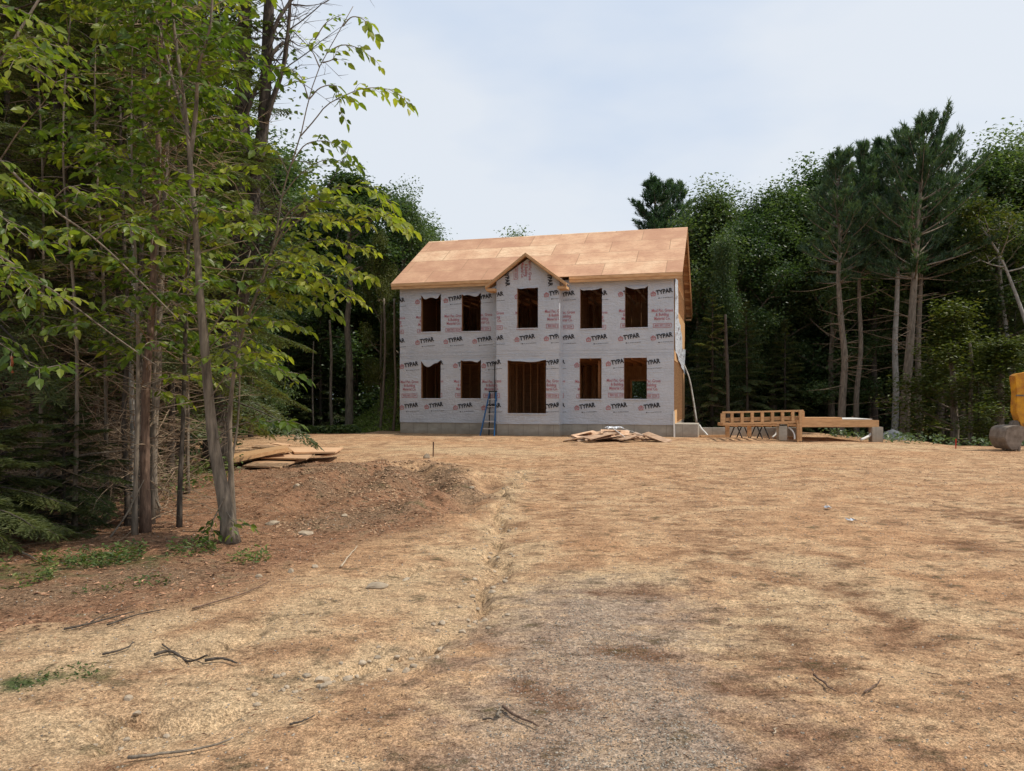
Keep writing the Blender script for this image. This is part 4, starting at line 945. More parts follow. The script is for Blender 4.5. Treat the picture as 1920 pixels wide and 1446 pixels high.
def boughs(cm, tm, base, az, el, Lb, droop, g, nl, nw, nsp, tw=.3, q=.9):
    P = limb_path(base, az, el, Lb, droop, 8, g, .04); tube(tm, P, np.linspace(.012+.006*Lb, .003, 8), 4, False)
    m = max(4, int(Lb/ .085*q)); s = np.linspace(.16, .99, m); Q = interp_path(P, s); tg = unit(interp_path(P, s+.05)-interp_path(P, s-.05))
    side = unit(np.cross(tg, [0, 0, 1])); out_p, out_d, out_n = [], [], []
    tl = tw*Lb*(1.08-s)**.7*(.35+.65*np.minimum(1, s*3)); tl = np.clip(tl, .06, .75)
    for sg in (-1, 1):
        td = unit(tg*.75+side*sg+np.array([0, 0, -.12])+g.normal(0, .12, (m, 3))); k = nsp; u = (np.arange(k)+.5)/k
        pos = Q[:, None]+td[:, None]*(tl[:, None]*u[None])[..., None]; pos[..., 2] -= (u**2)[None]*tl[:, None]*.25
        nrm = unit(np.cross(td, tg)*sg+[0, 0, .01]); nrm = np.where(nrm[:, 2:3] < 0, -nrm, nrm)
        for s2 in (-1, 1):
            nd = unit(td+s2*.9*unit(np.cross(nrm, td)))
            out_p.append(pos.reshape(-1, 3)); out_d.append(np.repeat(nd, k, 0)+g.normal(0, .15, (m*k, 3))); out_n.append(np.repeat(nrm, k, 0)+g.normal(0, .25, (m*k, 3)))
    p = np.concatenate(out_p); d = np.concatenate(out_d); nn = np.concatenate(out_n); K = len(p)
    scatter(cm, p, d, nn, nl*g.uniform(.7, 1.3, K), nw, LEAF4, np.clip(g.uniform(.2, .7)+g.normal(0, .15, K), 0, 1))
def gen_hem(seed, H, cb, Rr, nb=80, nl=.10, nw=.8, nsp=6, r0=.12, dead=30, lean=(0, 0), bark='bark_dark', tw=.3, q=.9, deadlen=1.5, leafm='hem', taper=.75):
    g = rs(seed); tm, cm, dm = MB(), MB(), MB(); T = trunk_path(H, 14, g, .05, lean); tube(tm, T, r0*(1-np.linspace(0, 1, 14))**.8+.01, 8)
    for i in range(nb):
        t = ((i+g.uniform(0, 1))/nb)**.9; h = cb+(1-cb)*t; base = interp_path(T, np.array([h]))[0]; Lb = Rr*((1-t)**taper+.06)*g.uniform(.6, 1.15)
        boughs(cm, tm, base, i*2.4+g.normal(0, .5), R(-2+30*t+g.normal(0, 7)), Lb, R(-18-14*(1-t)), g, nl, nw, nsp, tw, q)
    for i in range(dead):
        h = g.uniform(.04, max(.12, cb+.12)); p = interp_path(T, np.array([h]))[0]; az = g.uniform(0, 6.3); P = limb_path(p, az, R(g.normal(0, 14)), g.uniform(.35, 1)*deadlen, R(g.normal(-8, 12)), 7, g, .1)
        tube(dm, P, np.linspace(.010, .0025, 7), 3, False)
        for j in range(5):
            q2 = interp_path(P, np.array([g.uniform(.3, 1)]))[0]; tube(dm, limb_path(q2, az+g.normal(0, .9), g.normal(0, .4), g.uniform(.15, .45), 0, 4, g), np.linspace(.004, .0012, 4), 3, False)
    return tm, cm, leafm, bark, dm
def assemble(name, spec, label=None, cat='tree', group=None):
    r = empty(name, (0, 0, 0)); tag(r, label, cat, group)
    spec[0].build('trunk', M[spec[3]], r, smooth=True); spec[1].build('crown', M[spec[2]], r)
    if len(spec) > 4 and spec[4].n: spec[4].build('dead_branches', M['dead'], r)
    return r
def put(proto, used, x, y, s=1., rz=0, label=None, group=None, sz=None, leaf=None, dz=0.):
    if id(proto) not in used: r = proto; used.add(id(proto))
    else:
        r = proto.copy(); COL.objects.link(r)
        for ch in proto.children:
            c = ch.copy(); COL.objects.link(c); c.parent = r
    for ch in r.children:
        if ch.name.startswith('crown') and leaf:
            ch.material_slots[0].link = 'OBJECT'; ch.material_slots[0].material = M[leaf]
    r.location = (x, y, gz(x, y)-.05+dz); r.rotation_euler = (0, 0, rz); r.scale = (s, s, sz or s)
    if label: r['label'] = label
    if group: r['group'] = group
    elif 'group' in r: del r['group']
    r['category'] = 'tree'; return r
used = set(); G_ = random.Random(11)
BR = [assemble('leafy_tree', gen_broad(50+i, 10., .22+.04*(i % 3), 2.9, nl=24+2*(i % 2), per=125, L=.125, sig=.38)) for i in range(4)]
BD = [assemble('leafy_tree', gen_broad(70+i, 10., .08, 2.6, nl=28, per=120, L=.125, sig=.42, leafm='broad_dark', low=.3)) for i in range(3)]
BO = [assemble('leafy_tree', gen_broad(80+i, 10., .15, 2.3, nl=20, per=44, L=.17, sig=.38, leafm='olive', low=.2)) for i in range(2)]
PI = [assemble('pine_tree', gen_pine(90+i, 16., .45+.05*i, 2.9, r0=.20)) for i in range(4)]
HE = [assemble('hemlock_tree', gen_hem(110+i, 10., .06, 2.6, nb=95, nl=.15, nw=.62, nsp=4, dead=10, q=.62)) for i in range(3)]
def at_px(px, Y): return ((px-CX)/FPX*Y, Y)
def tree(proto, px, top, Y, label, group=None, H0=None, rz=None, wid=1., leaf=None):
    x, y = at_px(px, Y); base = gz(x, y); Ht = CH+(HY-top)/FPX*Y-base; s = Ht/H0
    r = put(proto, used, x, y, s, G_.uniform(0, 6.3) if rz is None else rz, label, group, leaf=leaf); r.scale = (s*wid, s*wid, s); return r
def path_tree(name, pts, r0, label, kind, cb, Rr, bark, seed, **k):
    P = smooth_path([W(*p) for p in pts], 30); P[0, 2] = gz(P[0, 0], P[0, 1])-.1; b = P[0].copy(); P = P-b; H = P[-1, 2]
    sp = gen_pine(seed, H, cb, Rr, r0=r0, bark=bark, T=P, **k) if kind == 'pine' else gen_broad(seed, H, cb, Rr, r0=r0, bark=bark, T=P, **k)
    r = assemble(name, sp, label); r.location = b; return r
path_tree('pine_tree', [(1576,822,35),(1580,740,35),(1584,680,35),(1577,600,35),(1572,520,35),(1575,440,35),(1569,380,35),(1576,320,35),(1583,292,35)], .17, 'pine with a wavy grey trunk, nearest to the house in the row of pines', 'pine', .55, 2.5, 'bark', 301, dead=34, leafm='pine')
path_tree('pine_tree', [(1606,820,36),(1606,740,36),(1614,660,36),(1611,560,36),(1613,420,36),(1622,330,36),(1616,282,36)], .12, 'thin pine close to the right of the wavy trunk', 'pine', .56, 2.2, 'bark', 302, dead=24)
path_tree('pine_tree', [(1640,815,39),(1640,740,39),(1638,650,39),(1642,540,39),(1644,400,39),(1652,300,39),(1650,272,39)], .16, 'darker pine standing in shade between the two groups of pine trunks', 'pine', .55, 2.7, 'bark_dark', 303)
path_tree('pine_tree', [(1676,832,36),(1680,740,36),(1678,650,36),(1682,560,36),(1684,430,36),(1688,320,36),(1690,258,36)], .15, 'pine with a pale mottled trunk, just left of the thickest pine', 'pine', .54, 2.5, 'bark_pale', 304)
path_tree('pine_tree', [(1696,834,34),(1698,750,34),(1706,650,34),(1712,560,34),(1720,440,34),(1728,320,34),(1734,236,34)], .22, 'tallest and thickest pine, with limbs reaching out to the right at its top', 'pine', .52, 3.3, 'bark', 305, asym=(0., .55), dead=44)
path_tree('pine_tree', [(1724,834,36),(1722,740,36),(1722,640,36),(1726,540,36),(1730,440,36),(1752,340,36),(1766,285,36)], .15, 'pine close behind the right side of the thickest pine', 'pine', .56, 2.8, 'bark', 306, asym=(.1, .5))
path_tree('birch_tree', [(1972,790,34),(1950,700,34),(1925,610,34),(1900,540,34),(1872,475,34),(1850,440,34),(1824,395,34)], .11, 'pale birch leaning far to the left at the right edge', 'broad', .62, 1.6, 'bark_pale', 307, nl=10, per=22, leafm='olive', L=.15)
path_tree('birch_tree', [(1910,800,36),(1898,720,36),(1890,640,36),(1882,580,36),(1876,520,36),(1868,440,36),(1866,330,36)], .10, 'pale birch standing left of the leaning one', 'broad', .5, 2.2, 'bark_pale', 308, nl=16, per=40, leafm='broad')
path_tree('leafy_tree', [(654,818,37),(655,740,37),(655,680,37),(651,600,37),(657,540,37),(655,470,37),(652,400,37),(655,345,37)], .20, 'tall leafy tree with a straight grey trunk left of the house', 'broad', .50, 3.0, 'bark', 309, nl=22, per=62, leafm='broad', L=.19)
tree(PI[1], 1232, 330, 52, 'dark pine rising above the right end of the plywood roof', None, 16.4, wid=1.45)
tree(PI[3], 1268, 338, 55, 'second dark pine behind the one above the right end of the roof', None, 16.4, wid=1.3)
tree(BR[0], 1345, 345, 42, 'rounded leafy tree just right of the house, taller than its neighbours', None, 10.05, wid=.95)
tree(BR[1], 1410, 372, 43, 'leafy tree between the rounded one and the first pines', None, 10.05)
tree(BR[2], 1485, 340, 42, 'feathery leafy tree left of the row of pines', None, 10.05)
tree(BR[3], 1545, 300, 44, 'leafy tree directly behind the first pine', None, 10.05)
tree(BR[0], 1800, 345, 41, 'leafy tree in the gap right of the tallest pine', None, 10.05)
tree(BR[1], 1870, 262, 38, 'tall leafy tree at the right edge, behind the leaning birches', None, 10.05)
tree(BR[3], 1945, 255, 40, 'tall leafy tree cut by the right edge', None, 10.05)
tree(BO[0], 1790, 545, 31, 'yellowish green small tree in front of the woods, left of the digger', None, 10.4, wid=1.5)
tree(BO[1], 1880, 610, 29, 'yellowish green bushy tree above the digger bucket', None, 10.4, wid=1.8)
tree(BD[0], 1240, 470, 44, 'dark leafy tree behind the right gable of the house', None, 10.05)
for px, top, Y, k, lab in [(1335,545,37,0,'dark hemlock nearest the right end of the house'), (1400,560,36,1,'dark hemlock behind the framed panel of the deck'), (1470,590,38,2,'dark hemlock behind the deck, left of the pine trunks'), (1545,570,41,0,'dark hemlock between the pine trunks'),
                      (1660,600,42,1,'dark hemlock behind the pale pine trunks'), (1775,640,34,2,'dark hemlock under the yellowish tree'), (1835,660,33,0,'dark hemlock behind the digger bucket'), (1900,560,35,1,'dark hemlock behind the yellow digger arm')]:
    tree(HE[k], px, top, Y, lab, None, 10.2)
tree(BD[1], 1358, 430, 37.5, 'dark leafy tree around the brownish trunk right of the house', None, 10.05, wid=.6)
for px, top, Y, k, lab in [(1630,400,41,0,'leafy tree filling the gap behind the thin pines'),(1690,420,42,1,'leafy tree behind the pale mottled pine trunk'),(1765,360,40,2,'leafy tree just right behind the tallest pine'),(1560,440,39,3,'leafy tree low behind the wavy pine trunk'),(1450,380,41,0,'leafy tree between the brownish trunk and the wavy pine'),(1385,400,40,3,'leafy tree close behind the brownish trunk'),(1310,420,43,2,'leafy tree touching the right end of the roof'),(1835,330,42,1,'leafy tree left of the leaning birch')]:
    tree(BR[k], px, top, Y, lab, None, 10.05, wid=.95, leaf='broad_dark' if px < 1470 else None)
# left of the house
tree(BD[1], 665, 350, 42, 'dark leafy tree behind the straight grey trunk left of the house', None, 10.05, wid=1.1)
tree(BR[2], 758, 352, 41, 'loose leafy tree leaning over the left end of the roof', None, 10.05, wid=.75, leaf='broad_dark')
tree(BD[2], 580, 350, 43, 'dark leafy tree left of the straight grey trunk', None, 10.05)
tree(BD[0], 500, 420, 44, 'dark leafy tree seen behind the forked old tree', None, 10.05)
tree(BR[0], 968, 436, 62, 'small treetop just visible over the middle of the roof', None, 10.05)
tree(BR[1], 790, 415, 47, 'leafy tree behind the left end of the roof', None, 10.05, leaf='broad_dark')
tree(BR[3], 715, 430, 36, 'slim leafy tree hung with climbers at the left corner of the house', None, 10.05, wid=.40, leaf='olive')
for px, top, Y, k in [(600,560,39,0), (690,520,42,1), (540,600,38,2), (470,560,40,0), (690,500,46,1)]:
    tree(HE[k], px, top, Y, None, 'hemlocks in the dark wood left of the house', 10.2)['label'] = 'dark hemlock in the wood left of the house'
# second and third rows filling the woods
sky_px = [-400, 440, 540, 600, 700, 780, 830, 1120, 1300, 1350, 1450, 1500, 1550, 1650, 1740, 1830, 1870, 1960, 2400]
sky_py = [150, 150, 380, 380, 400, 440, 480, 480, 400, 380, 405, 380, 340, 330, 330, 370, 320, 300, 300]
n_ = 0
for Y, stp, ad in ((47, 3.4, 30), (53, 3.8, 45), (60, 4.2, 50), (70, 5.0, 60)):
    x = -34.
    while x < 44:
        px = CX+x/Y*FPX
        if px > 1230 or px < 830:
            top = np.interp(px, sky_px, sky_py)+ad-15+G_.uniform(-15, 60); pr, h0 = G_.choice([(BR[G_.randrange(4)], 10.), (BR[G_.randrange(4)], 10.), (BD[G_.randrange(3)], 10.), (HE[G_.randrange(3)], 10.2), (PI[G_.randrange(4)], 16.4)])
            sidew = 'right' if px > 1000 else 'left'
            r = tree(pr, px, max(top, 250), Y+G_.uniform(-2, 2), None, 'trees deep in the wood on the '+sidew+' side', h0, wid=1.15)
            r['label'] = 'tree deep in the dark wood on the %s side of the house' % sidew
        x += stp*G_.uniform(.8, 1.2)
# extra undergrowth that closes the view between the trunks
def mass(name, x0, x1, y0, y1, z0, z1, n, L, m, seed, lab):
    g = rs(seed); x = g.uniform(x0, x1, n); y = g.uniform(y0, y1, n); top = z0+(z1-z0)*(.6+.5*vnoise(x*.25, y*.1, seed)); z = z0+(top-z0)*g.uniform(0, 1, n)**.8
    mb = MB(); P = np.stack([x, y, z+ground_z(x, y)], -1); a = g.uniform(0, 6.3, n)
    scatter(mb, P, np.stack([np.cos(a), np.sin(a), g.normal(-.2, .4, n)], -1), np.stack([g.normal(0, .7, n), g.normal(-.4, .7, n), np.ones(n)], -1), L*g.uniform(.6, 1.4, n), 1., LEAF4, g.uniform(0, 1, n))
    return tag(mb.build(name, M[m]), lab, 'undergrowth', kind='stuff')
mass('distant_woods', -60, 80, 74, 84, 0, 15, 90000, .55, 'broad_dark', 1, 'mass of far dark foliage closing the woods')
mass('understory', 10, 36, 40, 48, -.3, 6.5, 50000, .2, 'broad_dark', 2, 'dark undergrowth between the trunks behind the deck')
mass('understory', -24, -11.5, 38, 50, -.3, 6.5, 50000, .2, 'broad_dark', 3, 'dark undergrowth between the trunks left of the house')
mass('ground_cover', 13, 34, 25.4, 33, -.1, .45, 9000, .14, 'broad_dark', 4, 'low green plants at the foot of the right woods')
mass('weeds', -14, -6.8, 32.3, 35, -.05, .5, 9000, .15, 'weed', 5, 'band of green weeds behind the lumber stack')
# individual trunks that stand out
def pole(name, pts, r0, r1, m, lab, tw=0, seed=0, leaves_=None, grp=None, seg=9):
    P = smooth_path([W(*p) for p in pts], 22); P[0, 2] = gz(P[0, 0], P[0, 1])-.08; g = rs(seed)
    r = empty(name, P[0], 0, lab, 'tree', grp); mb = MB(); rad = np.linspace(1, 0, 22)**.8*(r0-r1)+r1; rad[0] *= 1.35; rad[1] *= 1.08
    rad = rad*(1+.05*g.normal(0, 1, 22)); tube(mb, P-P[0], rad, seg); mb.build('trunk', M[m], r, smooth=True)
    if tw:
        dm = MB()
        for i in range(tw):
            q = interp_path(P, np.array([g.uniform(.12, .98)]))[0]-P[0]; az = g.uniform(0, 6.3); Q = limb_path(q, az, R(g.normal(8, 18)), g.uniform(.3, 1.5), R(g.normal(-5, 14)), 7, g, .12)
            tube(dm, Q, np.linspace(.009, .002, 7), 3, False)
            for j in range(4):
                q2 = interp_path(Q, np.array([g.uniform(.25, 1)]))[0]; tube(dm, limb_path(q2, az+g.normal(0, .9), g.normal(0, .4), g.uniform(.12, .5), 0, 4, g), np.linspace(.004, .0012, 4), 3, False)
        dm.build('dead_branches', M['dead'], r)
    return r
for pts, r0, r1, m, lab in [
    ([(1365,790,35),(1364,700,35),(1362,640,35),(1360,590,35)], .085, .05, 'bark_dark', 'brownish trunk alone in the dark woods right of the house'),
    ([(1820,825,30),(1820,740,30),(1822,680,30),(1818,640,30)], .09, .05, 'bark', 'slender grey trunk left of the digger bucket'),
    ([(622,815,36.5),(620,740,36.5),(621,660,36.5),(618,600,36.5)], .08, .05, 'bark', 'thin grey trunk just left of the thicker straight grey one'),
    ([(588,812,36),(586,740,36),(586,700,36),(588,640,36)], .04, .025, 'bark', 'very thin trunk left of the two grey trunks by the mound'),
    ([(712,815,34.6),(718,740,34.6),(722,660,34.6),(720,560,34.6)], .06, .04, 'bark', 'slim leaning stem on the green mound near the house'),
    ([(737,812,34.2),(742,740,34.2),(740,660,34.2),(739,560,34.2)], .06, .04, 'bark', 'slim stem close to the left corner of the house')]:
    pole('tree_trunk', pts, r0, r1, m, lab, tw=16 if r0 > .11 and pts[0][0] > 1000 else 4, seed=int(pts[0][0]))
# long bare pole-like dead birch beside the house
mb = MB(); tube(mb, smooth_path([W(1306,792,31.5), W(1299,745,32), W(1291,705,32.4), W(1283,685,32.8)], 12), np.linspace(.045, .03, 12), 6); tag(mb.build('bare_pole', M['bark_pale'], smooth=True), 'thin pale bare stem leaning against the right rear corner of the house', 'pole')
# grassy mound behind the left corner
def mound():
    n = 90; X = np.linspace(-12., -2.5, n); Y = np.linspace(34.2, 44, 70); x, y = np.meshgrid(X, Y)
    z = np.clip((x+10.2)/5., 0, 1)**1.2*3.3*sstep(34.0, 38.5, y)*(1-.6*sstep(40, 44, y))+ground_z(x, y)-.1+fbm(x, y, 1.2, 4, 77)*.2*sstep(34.1, 35, y)
    V = np.stack([x, y, z], -1).reshape(-1, 3); i = np.arange(69)[:, None]*n+np.arange(n-1)[None]
    mb = MB(); mb.add(V, np.stack([i, i+1, i+n+1, i+n], -1).reshape(-1, 4)); o = mb.build('grassy_mound', M['mossy'], smooth=True); tag(o, kind='structure')
    g = rs(6); k = 26000; j = g.integers(0, len(V), k); P = V[j]+g.normal(0, .06, (k, 3))*[1, 1, .6]+[0, 0, .05]; keep = P[:, 2] > ground_z(P[:, 0], P[:, 1])-.02; P = P[keep]; k = len(P)
    mb = MB(); a = g.uniform(0, 6.3, k); scatter(mb, P, np.stack([np.cos(a), np.sin(a), g.uniform(.1, 1.2, k)], -1), g.normal(0, 1, (k, 3))+[0, 0, .6], .17*g.uniform(.5, 1.4, k), .7, LEAF4, g.uniform(0, 1, k))
    tag(mb.build('mound_weeds', M['mossweed']), 'green weeds covering the mound at the left corner of the house', 'weeds', kind='stuff')
M['mossy'] = simple('mound_soil', (.08,.10,.03), (.20,.17,.08), 4, 1)
M['mossweed'] = leafmat('mound_weed_leaves', (.14,.20,.045), (.22,.29,.07), (.33,.36,.12), .4)
mound()

# ------------------------------------------------------------------ foreground wood on the left
def leafy(lm, tm, P, r0, g, L=.085, dens=26, start=.25, side=.38, flat=.75, sub=True, tint=(.25, .8), droop=.35):
    """leafy branch along the world path P: side twigs with leaves set alternately"""
    P = smooth_path(P, 16); Ln = np.linalg.norm(np.diff(P, axis=0), axis=1).sum(); tube(tm, P, np.linspace(r0, .0022, 16), 5, False)
    bt = g.uniform(*tint); posl, dl, nl_ = [], [], []
    def row(Q, s0, sp):
        LL = np.linalg.norm(np.diff(Q, axis=0), axis=1).sum(); n = max(2, int(LL*(1-s0)/sp)); s = s0+(1-s0)*(np.arange(n)+.5)/n
        q = interp_path(Q, s); tg = unit(interp_path(Q, np.minimum(s+.06, 1))-interp_path(Q, s-.06)); sd = unit(np.cross(tg, [0, 0, 1]))*np.where(np.arange(n) % 2, 1, -1)[:, None]
        posl.append(q+sd*.012); dl.append(unit(tg*.65+sd*.8+np.array([0, 0, -droop])+g.normal(0, .22, (n, 3)))); nl_.append(np.array([0, 0, 1])*flat+g.normal(0, .34, (n, 3)))
        posl.append(Q[-1:]); dl.append(unit(tg[-1:]+[0, 0, -droop])); nl_.append(np.array([[0, 0, 1.]])+g.normal(0, .2, (1, 3)))
    row(P, start+.1, .055)
    if sub:
        m = max(3, int(Ln*dens/4.6))
        for i in range(m):
            s = start+(1-start)*(i+g.uniform(.1, .9))/m; q = interp_path(P, np.array([s]))[0]; tg = unit(interp_path(P, np.array([min(1, s+.1)]))[0]-interp_path(P, np.array([s-.1]))[0])
            sd = unit(np.cross(tg, [0, 0, 1.]))*(1 if i % 2 else -1); l2 = side*g.uniform(.5, 1.2)*(1.15-s*.6)
            d = unit(tg*.8+sd*.85+[0, 0, g.normal(.02, .16)]); e = q+d*l2+np.array([0, 0, -.16*l2]); Q = smooth_path([q, q+d*l2*.55+[0, 0, .03*l2], e], 6)
            tube(tm, Q, np.linspace(.0035, .0015, 6), 3, False); row(Q, .15, .048)
    p = np.concatenate(posl); d = np.concatenate(dl); n = np.concatenate(nl_); k = len(p); n = n+g.normal(0, .28, n.shape)
    scatter(lm, p, d, n, L*g.uniform(.55, 1.3, k), 1.12, LEAF6, np.clip(bt+g.normal(0, .2, k), 0, 1))
def px_path(pts, Y0, Y1):
    n = len(pts); return [W(p[0], p[1], Y0+(Y1-Y0)*i/(n-1)) for i, p in enumerate(pts)]
def sapling(name, stems, branches, m, label, auto=(), seed=1, L=.112, leafm='beech', start_r=.09, seg=10):
    g = rs(seed); base = None; r = None; tm, lm, bm_ = MB(), MB(), MB(); SP = []
    for k, (pts, Y0, Y1, r0, r1) in enumerate(stems):
        P = smooth_path(px_path(pts, Y0, Y1), 26)
        if k == 0:
            P[0, 2] = gz(P[0, 0], P[0, 1])-.06; base = P[0].copy()
        rad = (np.linspace(1, 0, 26)**1.7)*(r0-r1)+r1
        if k == 0: rad[0] *= 1.45; rad[1] *= 1.12
        tube(tm, P-base, rad*(1+.03*g.normal(0, 1, 26)), seg); SP.append(P)
    for br in branches:
        pts, Y0, Y1 = br[:3]; kw = br[3] if len(br) > 3 else {}
        leafy(lm, bm_, np.array(px_path(pts, Y0, Y1))-base, kw.pop('r', .008), g, L=L*kw.pop('k', 1.), **kw)
    for (k, n, s0, s1, l0, l1, el) in auto:     # sprays growing all round stem k
        for i in range(n):
            s = g.uniform(s0, s1); q = interp_path(SP[k], np.array([s]))[0]-base; az = g.uniform(0, 6.3); Ls = g.uniform(l0, l1); e = R(el+g.normal(0, 12))
            leafy(lm, bm_, limb_path(q, az, e, Ls, R(-28), 6, g, .05), .006, g, L=L, start=.3)
    r = empty(name, base, 0, label, 'tree')
    tm.build('trunk', M[m], r, smooth=True)
    if bm_.n: bm_.build('branches', M[m], r)
    if lm.n: lm.build('foliage', M[leafm], r)
    return r
g_ = rs(5)
# A: smooth grey young tree, nearest
sapling('young_beech', [([(433,1022),(420,935),(402,840),(391,740),(383,640),(374,540),(368,440),(360,340),(352,250),(340,150),(325,40),(318,-60)], 8.25, 8.5, .080, .013),
    ([(356,300),(368,200),(372,130),(392,60),(400,-40)], 8.46, 8.2, .028, .012), ([(352,240),(330,170),(300,60),(270,-40)], 8.46, 8.9, .022, .009)],
  [([(368,430),(330,380),(270,330),(200,285),(150,270)], 8.4, 7.9), ([(378,600),(330,570),(270,530),(215,500)], 8.4, 8.0),
   ([(385,660),(430,620),(480,600),(530,610)], 8.4, 7.9), ([(392,750),(430,700),(480,680),(545,700)], 8.3, 7.8), ([(390,700),(340,660),(290,640),(250,660)], 8.3, 7.9),
   ([(356,260),(320,210),(270,180),(215,150)], 8.4, 8.0), ([(345,180),(300,120),(240,85),(175,95)], 8.4, 7.8, {'k': 1.05}),
   ([(340,150),(380,90),(430,60),(470,20)], 8.4, 8.1), ([(369,450),(320,430),(260,420),(180,440)], 8.4, 7.9), ([(383,640),(440,560),(500,520),(560,540)], 8.4, 8.0),
   ([(360,340),(300,290),(260,240),(240,180)], 8.4, 8.2), ([(330,80),(290,40),(230,30),(190,60)], 8.5, 8.1), ([(400,830),(440,800),(480,790),(545,795)], 8.3, 7.9, {'start': .5}),
   ([(375,560),(320,520),(270,500),(130,470)], 8.4, 7.8), ([(420,935),(405,965),(395,985),(400,1000)], 8.2, 8.1, {'k': .7, 'start': .1}), ([(425,960),(440,980),(455,985)], 8.2, 8.1, {'k': .7, 'start': .1})],
  'bark', 'young tree with a smooth grey trunk, nearest at the edge of the left wood', [(0, 26, .42, .98, .4, .85, 22), (1, 14, .1, .95, .4, 1., 25), (2, 12, .1, .95, .4, 1., 25)], 3)
# B: thin stem that arches to the right against the sky
sapling('arching_sapling', [([(437,985),(433,880),(431,780),(440,690),(455,620),(478,560),(500,500),(516,448),(528,370),(540,325),(552,290),(566,245),(579,186),(599,126),(632,66),(662,12)], 8.9, 8.3, .036, .004),
    ([(433,1000),(430,900),(445,800),(449,656),(446,560),(470,470)], 8.95, 9.1, .02, .006)],
  [([(563,256),(590,225),(612,198),(640,182),(690,165),(735,170),(768,196)], 8.4, 8.2, {'dens': 34, 'side': .3, 'start': .32}), ([(599,126),(590,105),(580,80),(590,68)], 8.35, 8.4, {'k': .8, 'start': .3}), ([(612,100),(640,85),(675,92),(696,108)], 8.35, 8.2, {'start': .25, 'side': .25}),
   ([(642,50),(660,32),(680,36),(694,58)], 8.3, 8.2, {'start': .25, 'side': .22}), ([(580,186),(600,165),(625,160),(640,215)], 8.4, 8.3, {'k': .9, 'side': .2}), ([(579,186),(560,140),(545,130)], 8.4, 8.5, {'k': .8, 'side': .2}),
   ([(605,118),(625,110),(632,95)], 8.35, 8.3, {'k': .8, 'side': .2}), ([(590,75),(615,40),(640,28)], 8.3, 8.3, {'k': .7, 'side': .15}),
   ([(545,310),(575,270),(610,265),(645,285),(650,300)], 8.4, 8.2, {'dens': 34}), ([(540,325),(520,290),(500,275),(480,280)], 8.5, 8.4), ([(528,370),(560,330),(610,300),(670,312)], 8.5, 8.2, {'side': .22}),
   ([(516,448),(540,400),(580,378),(640,385),(700,392),(752,420)], 8.5, 8.0, {'dens': 44, 'r': .012, 'side': .42, 'tint': (.6, .9)}), ([(505,480),(540,430),(590,400),(650,415),(720,400),(765,432)], 8.6, 8.1, {'dens': 40, 'side': .4, 'tint': (.6, .95)}),
   ([(510,470),(560,390),(610,360),(680,350),(735,385)], 8.5, 8.3, {'dens': 34, 'tint': (.5, .9)}), ([(490,530),(530,490),(580,480),(640,500),(700,520)], 8.6, 8.1, {'dens': 42, 'tint': (.6, .9)}), ([(480,550),(520,530),(570,525),(630,540),(650,560)], 8.6, 8.0, {'dens': 40, 'tint': (.5, .9)}),
   ([(455,620),(490,570),(530,540),(600,560),(620,590)], 8.7, 8.2, {'dens': 34, 'tint': (.4, .8)}), ([(445,660),(480,620),(520,600),(560,615)], 8.7, 8.4), ([(500,500),(470,450),(440,420),(400,410)], 8.6, 8.6), ([(528,370),(500,330),(460,310),(420,320)], 8.5, 8.4),
   ([(470,580),(500,520),(560,460),(610,450),(690,470)], 8.6, 8.3, {'dens': 34, 'tint': (.5, .9)}), ([(440,690),(480,680),(520,690),(555,720)], 8.7, 8.4, {'side': .25})],
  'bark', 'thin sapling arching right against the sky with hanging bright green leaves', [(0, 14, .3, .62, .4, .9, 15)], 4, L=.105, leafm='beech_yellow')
# C: leaning stems reaching in from the left edge
sapling('leaning_sapling', [([(-180,1010),(-160,850),(-150,650),(-130,430),(-60,250),(0,120),(60,20),(110,-60)], 6.4, 6.9, .03, .01), ([(335,600),(260,525),(180,450),(90,385),(0,300),(-90,215)], 7.9, 7.2, .006, .012), ([(300,690),(200,620),(120,560),(0,480),(-90,430)], 7.9, 7.2, .005, .010)],
  [([(-60,250),(0,110),(50,70),(110,90)], 6.7, 6.6, {'dens': 34, 'tint': (.4, .8)}), ([(-40,200),(20,80),(60,130),(100,110)], 6.7, 6.5), ([(-120,420),(-40,380),(20,420),(80,460),(130,440)], 6.5, 6.3, {'tint': (.4, .8)}), ([(-130,500),(-30,450),(30,520),(90,560),(140,540)], 6.5, 6.2, {'dens': 34, 'tint': (.4, .8)}),
   ([(0,300),(40,240),(90,180),(110,140)], 7.3, 7.0), ([(-140,640),(-60,620),(10,650),(70,690),(130,680)], 6.5, 6.3), ([(90,385),(130,350),(170,370),(210,350)], 7.5, 7.2), ([(-100,120),(-20,10),(40,20),(90,50)], 6.8, 6.6), ([(-150,560),(-60,520),(20,500),(60,540)], 6.5, 6.1, {'dens': 34}), ([(180,450),(220,420),(270,430),(300,450)], 7.6, 7.4)],
  'bark', 'thin leaning sapling with large leaves reaching in from the left edge', [(0, 16, .3, .98, .4, .9, 10)], 6, L=.095)
